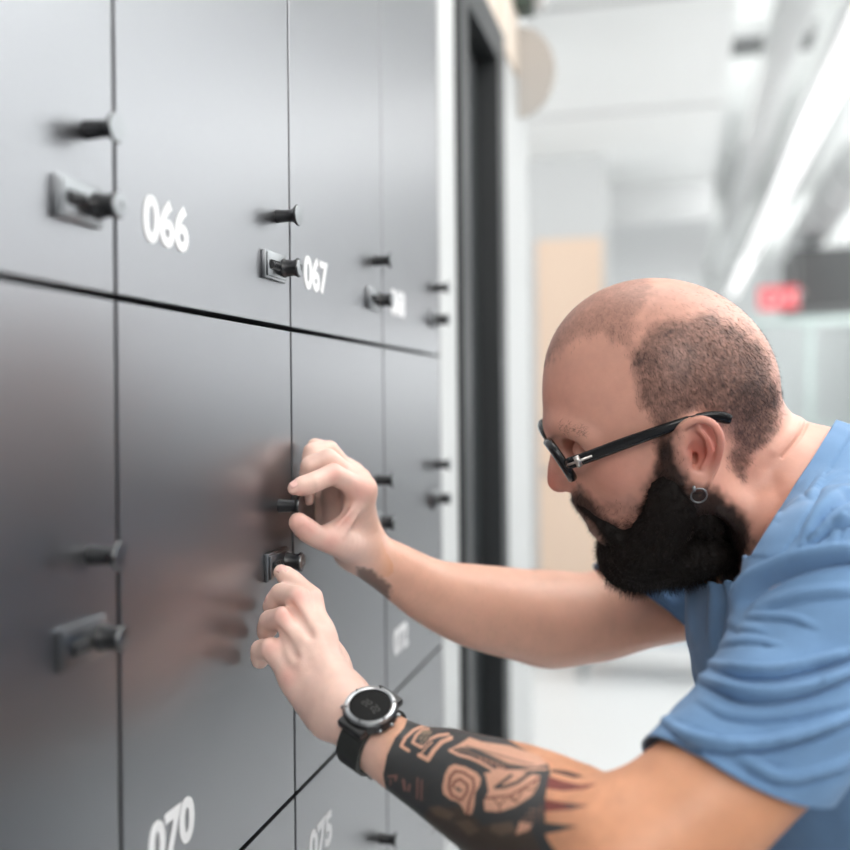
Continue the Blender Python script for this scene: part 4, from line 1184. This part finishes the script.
for sgn in (1, -1):
    loop = []
    for k in range(40):
        a = 2*math.pi*k/40; cx = math.copysign(abs(math.cos(a))**.62, math.cos(a)); cy = math.copysign(abs(math.sin(a))**.72, math.sin(a))
        s_ = .0355+.0255*cx; v_ = -.0015*cx-(.003 if sgn < 0 else 0)+hgt/2*cy*(1.0 if sgn > 0 else 1.12)*(1 if cy < 0 else .94)
        wrap = -((s_-.01)**2)*1.1
        p = np.array([ctr[0], ctr[1], 0])+vdir*v_+nrm*(wrap+.003)+np.array([0, 0, sgn*s_])
        loop.append(to_world(HL(p)))
    Vt, Ft = tube_vf(loop, .0023, 8, True, flat=(1.0, 1.7), up=M3@(HR@nrm))
    rim = gobj('rim', Vt, Ft, m_fr)
    bm = bmesh.new(); cen = np.mean(loop, 0)
    vs = [bm.verts.new(v-np.array(giv)) for v in loop]; vc = bm.verts.new(cen-np.array(giv)+M3@(HR@nrm)*.0012)
    for k in range(40): bm.faces.new((vs[k], vs[(k+1) % 40], vc))
    lo_ = bm_obj('lens', bm, lens_m, gl, True); md = lo_.modifiers.new('t', 'SOLIDIFY'); md.thickness = .0012
    # silver edge on the front of the rim
    fr = [q+M3@(HR@nrm)*.0037 for q in loop]
    Vt, Ft = tube_vf(fr, .00055, 6, True); gobj('rim_edge', Vt, Ft, mat('frame_edge', (0.55, 0.55, 0.56), 0.25, 0.8), rim)
    # temple
    def S(px_, py_, s): q = L(px_, py_, s); q[2] *= sgn; return to_world(HL(q))
    tp = catmull([S(566, 464, .0640), (S(572, 462.5, .0690)), S(592, 455.5, .0715), S(620, 445, .0745), (S(645, 436, .0775)), S(672, 426.5, .0800), S(700, 418, .0800), S(716, 416.5, .0790), S(731, 419.5, .0780)], 6)
    rr = np.interp(np.linspace(0, 1, len(tp)), [0, .1, .35, .6, .8, .95, 1], [.0036, .0048, .0050, .0044, .0040, .0048, .0036])
    Vt, Ft = tube_vf(tp, rr, 10, False, flat=(.45, 1.0), up=M3@(HR@np.array([.35, 1.0, 0])))
    tmp_ = gobj('temple_arm', Vt, Ft, m_fr)
    # cross shaped hinge plate
    o_ = .0022*sgn
    def S2(px_, py_, s, e=0): q = L(px_, py_, s); q[2] *= sgn; q[2] += e*sgn; return to_world(HL(q))
    Vt, Ft = tube_vf([S2(567.8, 464.6, .0685, .0016), S2(580, 460.3, .0725, .0012), S2(592, 455.8, .0735, .0006)], [.0011, .0012, .0011], 8)
    n0 = len(Vt)
    V2, F2 = tube_vf([S2(575.5, 456.0, .0722, .0008), S2(577.6, 460.3, .0722, .0014), S2(580, 466, .0722, .0008)], [.0025, .0027, .0025], 8)
    gobj('silver_cross', list(Vt)+list(V2), list(Ft)+[tuple(i+n0 for i in f) for f in F2], m_silver, tmp_)
bp = [to_world(HL(np.array([ctr[0], ctr[1], 0])+vdir*(-hgt*.22-.003*math.cos(t*math.pi/2))+nrm*(.0035+.002*math.cos(t*math.pi/2))+np.array([0, 0, t*.0115]))) for t in np.linspace(-1, 1, 9)]
Vt, Ft = tube_vf(bp, .0022, 8, False); gobj('bridge', Vt, Ft, m_fr)

# ------------------------------------------------------------------ earring
er = empty('hoop_earring', tuple(to_world(HL(L(698, 490, .085)))))
tag(er, 'small silver hoop earring in the man\'s left earlobe', 'earring')
ec_ = L(699, 495.5, .0850); pts = [to_world(HL(ec_+np.array([math.cos(a)*.0062, math.sin(a)*.0062, .0025*math.sin(a)]))) - np.array(er.location) for a in np.linspace(0, 2*math.pi, 36, endpoint=False)]
Vt, Ft = tube_vf(pts, .00075, 8, True); link_mesh('hoop', Vt, Ft, m_chrome, er)
q = L(694, 489, .0880); bm = bmesh.new(); bmesh.ops.create_uvsphere(bm, u_segments=12, v_segments=8, radius=.0016); bmesh.ops.scale(bm, verts=bm.verts[:], vec=(1, 1, 1.8))
bmesh.ops.translate(bm, verts=bm.verts[:], vec=Vector(to_world(HL(q))-np.array(er.location))); bm_obj('clasp', bm, m_chrome, er, True)

# ------------------------------------------------------------------ wristwatch
wn = np.array([-.02, .88, -.48]); wn /= np.linalg.norm(wn)
wa_ = cc(389, 748, .73)-cc(343, 708, .752); wa_ /= np.linalg.norm(wa_); wa_ -= wn*(wn@wa_); wa_ /= np.linalg.norm(wa_)
ws = np.cross(wn, wa_)                                        # across the wrist
top_c = cc(370, 701.5, .718); W0 = top_c-wn*.0355               # centre of the wrist
wt = tag(empty('wristwatch', tuple(to_world(W0))), 'black round sports watch with a steel bezel and rubber strap on the man\'s near wrist', 'watch')
WM = np.stack([ws, wa_, wn], 1); WW = M3@WM                     # local x across, y along arm, z out of the face
wm = Matrix([[*WW[0], 0], [*WW[1], 0], [*WW[2], 0], [0, 0, 0, 1]]); wt.matrix_world = Matrix.Translation(to_world(W0)) @ wm @ Matrix.Scale(.93, 4)
m_rub = mat('black_rubber', (0.018, 0.020, 0.019), 0.55)
m_case = mat('watch_case', (0.016, 0.016, 0.017), 0.35)
m_bez = mat('steel_bezel', (0.50, 0.51, 0.52), 0.28, 1.0)
T0 = Matrix.Translation((0, 0, .0225))
bm = bmesh.new(); lathe(bm, [(0, 0), (.0175, 0), (.0212, .0025), (.0216, .0085), (.0208, .0105), (0, .0105)], 48, T0)
for sy in (1, -1):
    for sx in (1, -1):
        pass
for sx in (1, -1):
    bx(bm, (sx*.013 if sx > 0 else -.0245, -.0125, .0235), (.0245 if sx > 0 else -.013, .0125, .0305), .0018)
case = bm_obj('watch_case', bm, m_case, wt, True)
bm = bmesh.new(); lathe(bm, [(.0160, .0098), (.0166, .0124), (.0178, .0132), (.0198, .0126), (.0207, .0106), (.0205, .0098)], 64, T0)
bez = bm_obj('bezel', bm, m_bez, case, True)
bm = bmesh.new()
for k in range(6):
    a = k*math.pi/3+.3; lathe(bm, [(0, .0127), (.0009, .0129), (.0011, .0134), (0, .0136)], 10, T0 @ Matrix.Translation((.0188*math.cos(a), .0188*math.sin(a), -.0002)))
bm_obj('bezel_screws', bm, m_case, case, True)
bm = bmesh.new(); lathe(bm, [(0, .0118), (.0162, .0116), (.0162, .0110), (0, .0110)], 48, T0)
bm_obj('display', bm, mat('dark_display', (0.008, 0.008, 0.008), 0.3, spec=0.08), case, True)
m_seg = mat('display_segment', (0.10, 0.10, 0.095), 0.5)
bm = bmesh.new()
for i, (ax_, ay) in enumerate([(-.0075, .001), (-.0038, -.0002), (.0018, -.0002), (.0055, -.0002)]):
    for (lx, ly, wx, wy) in [(0, .0028, .0024, .0005), (0, 0, .0024, .0005), (0, -.0028, .0024, .0005), (.0013, .0014, .0005, .0024), (-.0013, -.0014, .0005, .0024)]:
        bx(bm, (ay+ly-wy/2, -ax_-lx-wx/2, .0343), (ay+ly+wy/2, -ax_-lx+wx/2, .0345))
bm_obj('time_digits', bm, m_seg, case)
for sgn2, angs in ((1, (-.5, 0, .5)), (-1, (-.5, .5))):
    for a in angs:
        ang = (0 if sgn2 > 0 else math.pi)+a+math.pi/2
        bm = bmesh.new(); lathe(bm, [(0, .0200), (.0016, .0200), (.0016, .0232), (.0012, .0238), (0, .0238)], 14, Matrix.Translation((0, 0, .0282)) @ Matrix.Rotation(ang, 4, 'Z') @ Matrix.Rotation(math.pi/2, 4, 'Y'))
        bm_obj('watch_button', bm, m_chrome, case, True)
# strap: loop round the wrist
nS = 56; Vs = []; Fs = []
for k in range(nS):
    a = 2*math.pi*k/nS
    cx, cz = math.sin(a), math.cos(a)
    rx, rz_ = .0268, .0245
    hw = .0118-.0016*sstep(np.array([-cz]), -.5, 1)[0]
    for (oy, orr) in ((-hw, 0), (-hw*.93, .0026), (hw*.93, .0026), (hw, 0), (hw, -.0008), (-hw, -.0008)):
        Vs.append((cx*(rx+orr), oy, cz*(rz_+orr)))
for k in range(nS):
    k2 = (k+1) % nS
    for j in range(6): j2 = (j+1) % 6; Fs.append((k*6+j, k2*6+j, k2*6+j2, k*6+j2))
strap = link_mesh('strap', Vs, Fs, m_rub, wt, False)
bm = bmesh.new()
for a0 in (2.6,):
    bx(bm, (-.0145, -.0105, -.0020), (-.0115, .0105, .0020), .0005, Matrix.Translation((0, 0, -.0262)))
    bx(bm, (.0115, -.0105, -.0020), (.0145, .0105, .0020), .0005, Matrix.Translation((0, 0, -.0262)))
    bx(bm, (-.0145, -.0118, -.0020), (.0145, -.0100, .0020), .0005, Matrix.Translation((0, 0, -.0262))); bx(bm, (-.0145, .0100, -.0020), (.0145, .0118, .0020), .0005, Matrix.Translation((0, 0, -.0262)))
bm_obj('buckle', bm, m_bez, strap)

# ------------------------------------------------------------------ things down the corridor
m_lampw = mat('lamp_diffuser', (0.9, 0.9, 0.9), 0.5, emis=(1.0, 1.0, 0.99), estr=1.0)
m_alu = mat('white_aluminium', (0.72, 0.73, 0.73), 0.4, 0.1)
lx = .98
lt = tag(empty('linear_lamp', (lx, 7.0, 2.78)), 'long white linear ceiling lamp running down the corridor', 'ceiling lamp')
bm_obj('lamp_housing', bx(bmesh.new(), (-.062, -5.6, -.03), (.062, 6.4, .05), .004), m_alu, lt)
bm_obj('diffuser', bx(bmesh.new(), (-.055, -5.59, -.060), (.055, 6.39, -.031), .004), m_lampw, lt)
for yy in (-5, -2.5, 0, 2.5, 5): bm_obj('hanging_rod', lathe(bmesh.new(), [(0, .05), (.003, .05), (.003, .465), (0, .465)], 8, Matrix.Translation((0, yy, 0))), m_alu, lt)
tr_ = tag(empty('cable_trunking', (.79, 7.0, 2.98)), 'pale cable trunking hung left of the linear lamp', 'cable trunking')
bm_obj('channel', bx(bmesh.new(), (-.07, -6, -.05), (.07, 6, .05), .004), m_alu, tr_)
for yy in (-4, 0, 4): bm_obj('bracket', bx(bmesh.new(), (-.006, yy, .05), (.006, yy+.02, .268)), m_grey, tr_)
du = tag(empty('air_duct', (1.50, 8.0, 2.92)), 'round pale air duct under the upper ceiling right of the lamp', 'air duct')
bm = bmesh.new(); lathe(bm, [(.001, -5), (.16, -5), (.16, 5), (.001, 5)], 32, Matrix.Rotation(math.pi/2, 4, 'X')); bm_obj('duct_tube', bm, m_alu, du, True)
for k in range(9): bm_obj('duct_collar', lathe(bmesh.new(), [(.1605, -.02), (.168, -.02), (.168, .02), (.1605, .02)], 32, Matrix.Translation((0, -4.4+k*1.1, 0)) @ Matrix.Rotation(math.pi/2, 4, 'X')), m_grey, du, True)
vn = tag(empty('ceiling_vent', (.80, 5.35, 3.20)), 'dark slotted vent in the upper ceiling beside the white bay', 'vent')
bm_obj('vent_frame', bx(bmesh.new(), (-.22, -.16, 0), (.22, .16, .049), .004), m_alu, vn)
bm = bmesh.new()
for k in range(4): bx(bm, (-.20, -.13+k*.07, -.006), (.20, -.09+k*.07, -.0002))
bm_obj('slats', bm, m_dgrey, vn)
bk = tag(box_obj('dark_bulkhead', (1.26, 8.9, 2.16), (2.6, 9.9, 2.66), mat('mid_grey_board', (.13, .135, .135), .7)), 'dark boxed bulkhead hanging at the far end right of the exit sign', 'bulkhead')
for xx in (1.7, 2.5):
    for yy in (9.05, 9.75): bm_obj('hanger', lathe(bmesh.new(), [(0, 2.661), (.012, 2.661), (.012, 3.245), (0, 3.245)], 8, Matrix.Translation((xx, yy, 0))), m_grey, bk)
ES_Y = float(P(782, 298, 8.0)[1]); ex0 = float(P(763, 298, 8.0)[0]); ex1 = float(P(802, 298, 8.0)[0]); ez = float(P(782, 298, 8.0)[2])
ex = tag(empty('exit_sign', ((ex0+ex1)/2-.03, ES_Y, ez)), 'red lit exit sign hanging at the far end of the corridor', 'exit sign')
hw = (ex1-ex0)/2
bm_obj('sign_box', bx(bmesh.new(), (-hw, -.03, -.09), (hw, .03, .09), .005), mat('red_sign', srgb(205, 50, 62), 0.5, emis=srgb(225, 60, 75), estr=.9), ex)
t_ = text_mesh('sign_letters', 'EXIT', .15, mat('sign_white', (.8, .6, .6), .5, emis=(.9, .55, .55), estr=.6), ex, .002)
t_.matrix_local = Matrix.Translation((-hw*.82, -.0312, -.055)) @ Matrix.Rotation(math.pi/2, 4, 'X')
for xx in (.09, .15): bm_obj('hanging_rod', lathe(bmesh.new(), [(0, .09), (.005, .09), (.005, 3.245-ez), (0, 3.245-ez)], 8, Matrix.Translation((xx, 0, 0))), m_grey, ex)
# half-round projecting sign and emergency lamp on the left wall end
ys = wall_y(519); zs = float(P(520, 72, wall_d(519))[2])
bm = bmesh.new(); n = 28; r_ = .098
fr = [bm.verts.new((0.0045+.0*k, 0, -r_))]+[bm.verts.new((.0045+.080*math.cos(a), 0, r_*math.sin(a))) for a in np.linspace(-math.pi/2+.05, math.pi/2-.05, n)]+[bm.verts.new((.0045, 0, r_))]
f = bm.faces.new(fr); rg = bmesh.ops.extrude_face_region(bm, geom=[f]); bmesh.ops.translate(bm, verts=[v for v in rg['geom'] if isinstance(v, bmesh.types.BMVert)], vec=(0, .012, 0))
sg = bm_obj('wall_sign', bm, mat('warm_grey_plate', srgb(176, 170, 164), .6), None, False, (0, ys, zs)); tag(sg, 'blank half-round grey sign projecting from the wall above the dark door', 'sign')
el = tag(empty('emergency_lamp', (.0045, ys-.03, zs+.150)), 'small emergency lamp with a dark housing above the half-round sign', 'lamp')
bm_obj('lamp_housing', bx(bmesh.new(), (0, -.03, -.028), (.035, .05, .028), .004), mat('dark_green_housing', srgb(58, 74, 64), .5), el)
bm = bmesh.new(); lathe(bm, [(.012, 0), (.024, .004), (.026, .020), (.018, .030), (0, .034)], 24, Matrix.Translation((.040, .01, -.004)) @ Matrix.Rotation(math.pi/2, 4, 'Y')); bm_obj('lamp_head', bm, m_white, el, True)
# glazed partition frame far away
gp = tag(empty('glass_partition', (1.5, 12.6, 0)), 'white framed glass partition at the far end of the corridor', 'partition')
bm = bmesh.new()
for xx in (-.9, -.3, .3, .9): bx(bm, (xx, 0, 0), (xx+.05, .05, 2.3))
bx(bm, (-.9, 0, 2.3), (.95, .05, 2.36)); bx(bm, (-.9, 0, 1.05), (.95, .05, 1.09))
bm_obj('partition_frame', bm, mat('grey_green_frame', srgb(170, 186, 182), .4), gp)
glass = mat('clear_glass', (0.95, 0.98, 0.98), 0.02); glass.node_tree.nodes['Principled BSDF'].inputs['Transmission Weight'].default_value = 1; glass.node_tree.nodes['Principled BSDF'].inputs['IOR'].default_value = 1.02
bm_obj('glass_pane', bx(bmesh.new(), (-.85, .02, .01), (.9, .028, 2.299)), glass, gp)
# low grey bench beyond the man
bp0 = P(655, 690, 4.9)
bn = tag(empty('low_bench', (float(bp0[0]), float(bp0[1])+.2, 0)), 'low pale grey bench on the white floor seen between the man\'s arms', 'bench')
bm_obj('seat', bx(bmesh.new(), (-.42, -.18, .19), (.42, .18, .25), .012), mat('pale_grey_fabric', srgb(196, 203, 210), .9), bn)
for sx in (-.36, .36):
    for sy in (-.14, .14): bm_obj('leg', bx(bmesh.new(), (sx-.02, sy-.02, 0), (sx+.02, sy+.02, .19)), m_grey, bn)
bg_ = tag(empty('duffel_bag', (float(bp0[0])+.12, float(bp0[1])+.2, .25)), 'small slate blue bag lying on the low bench', 'bag')
bm = bmesh.new(); lathe(bm, [(0, -.10), (.035, -.10), (.042, -.09), (.045, 0), (.042, .09), (.035, .10), (0, .10)], 20, Matrix.Translation((0, 0, .046)) @ Matrix.Rotation(math.pi/2, 4, 'Y')); bm_obj('bag_body', bm, mat('slate_fabric', srgb(120, 134, 152), .8), bg_, True)
Vt, Ft = tube_vf([(-.05, 0, .088), (-.04, 0, .115), (0, 0, .125), (.04, 0, .115), (.05, 0, .088)], .004, 6); link_mesh('bag_handle', Vt, Ft, m_dgrey, bg_)
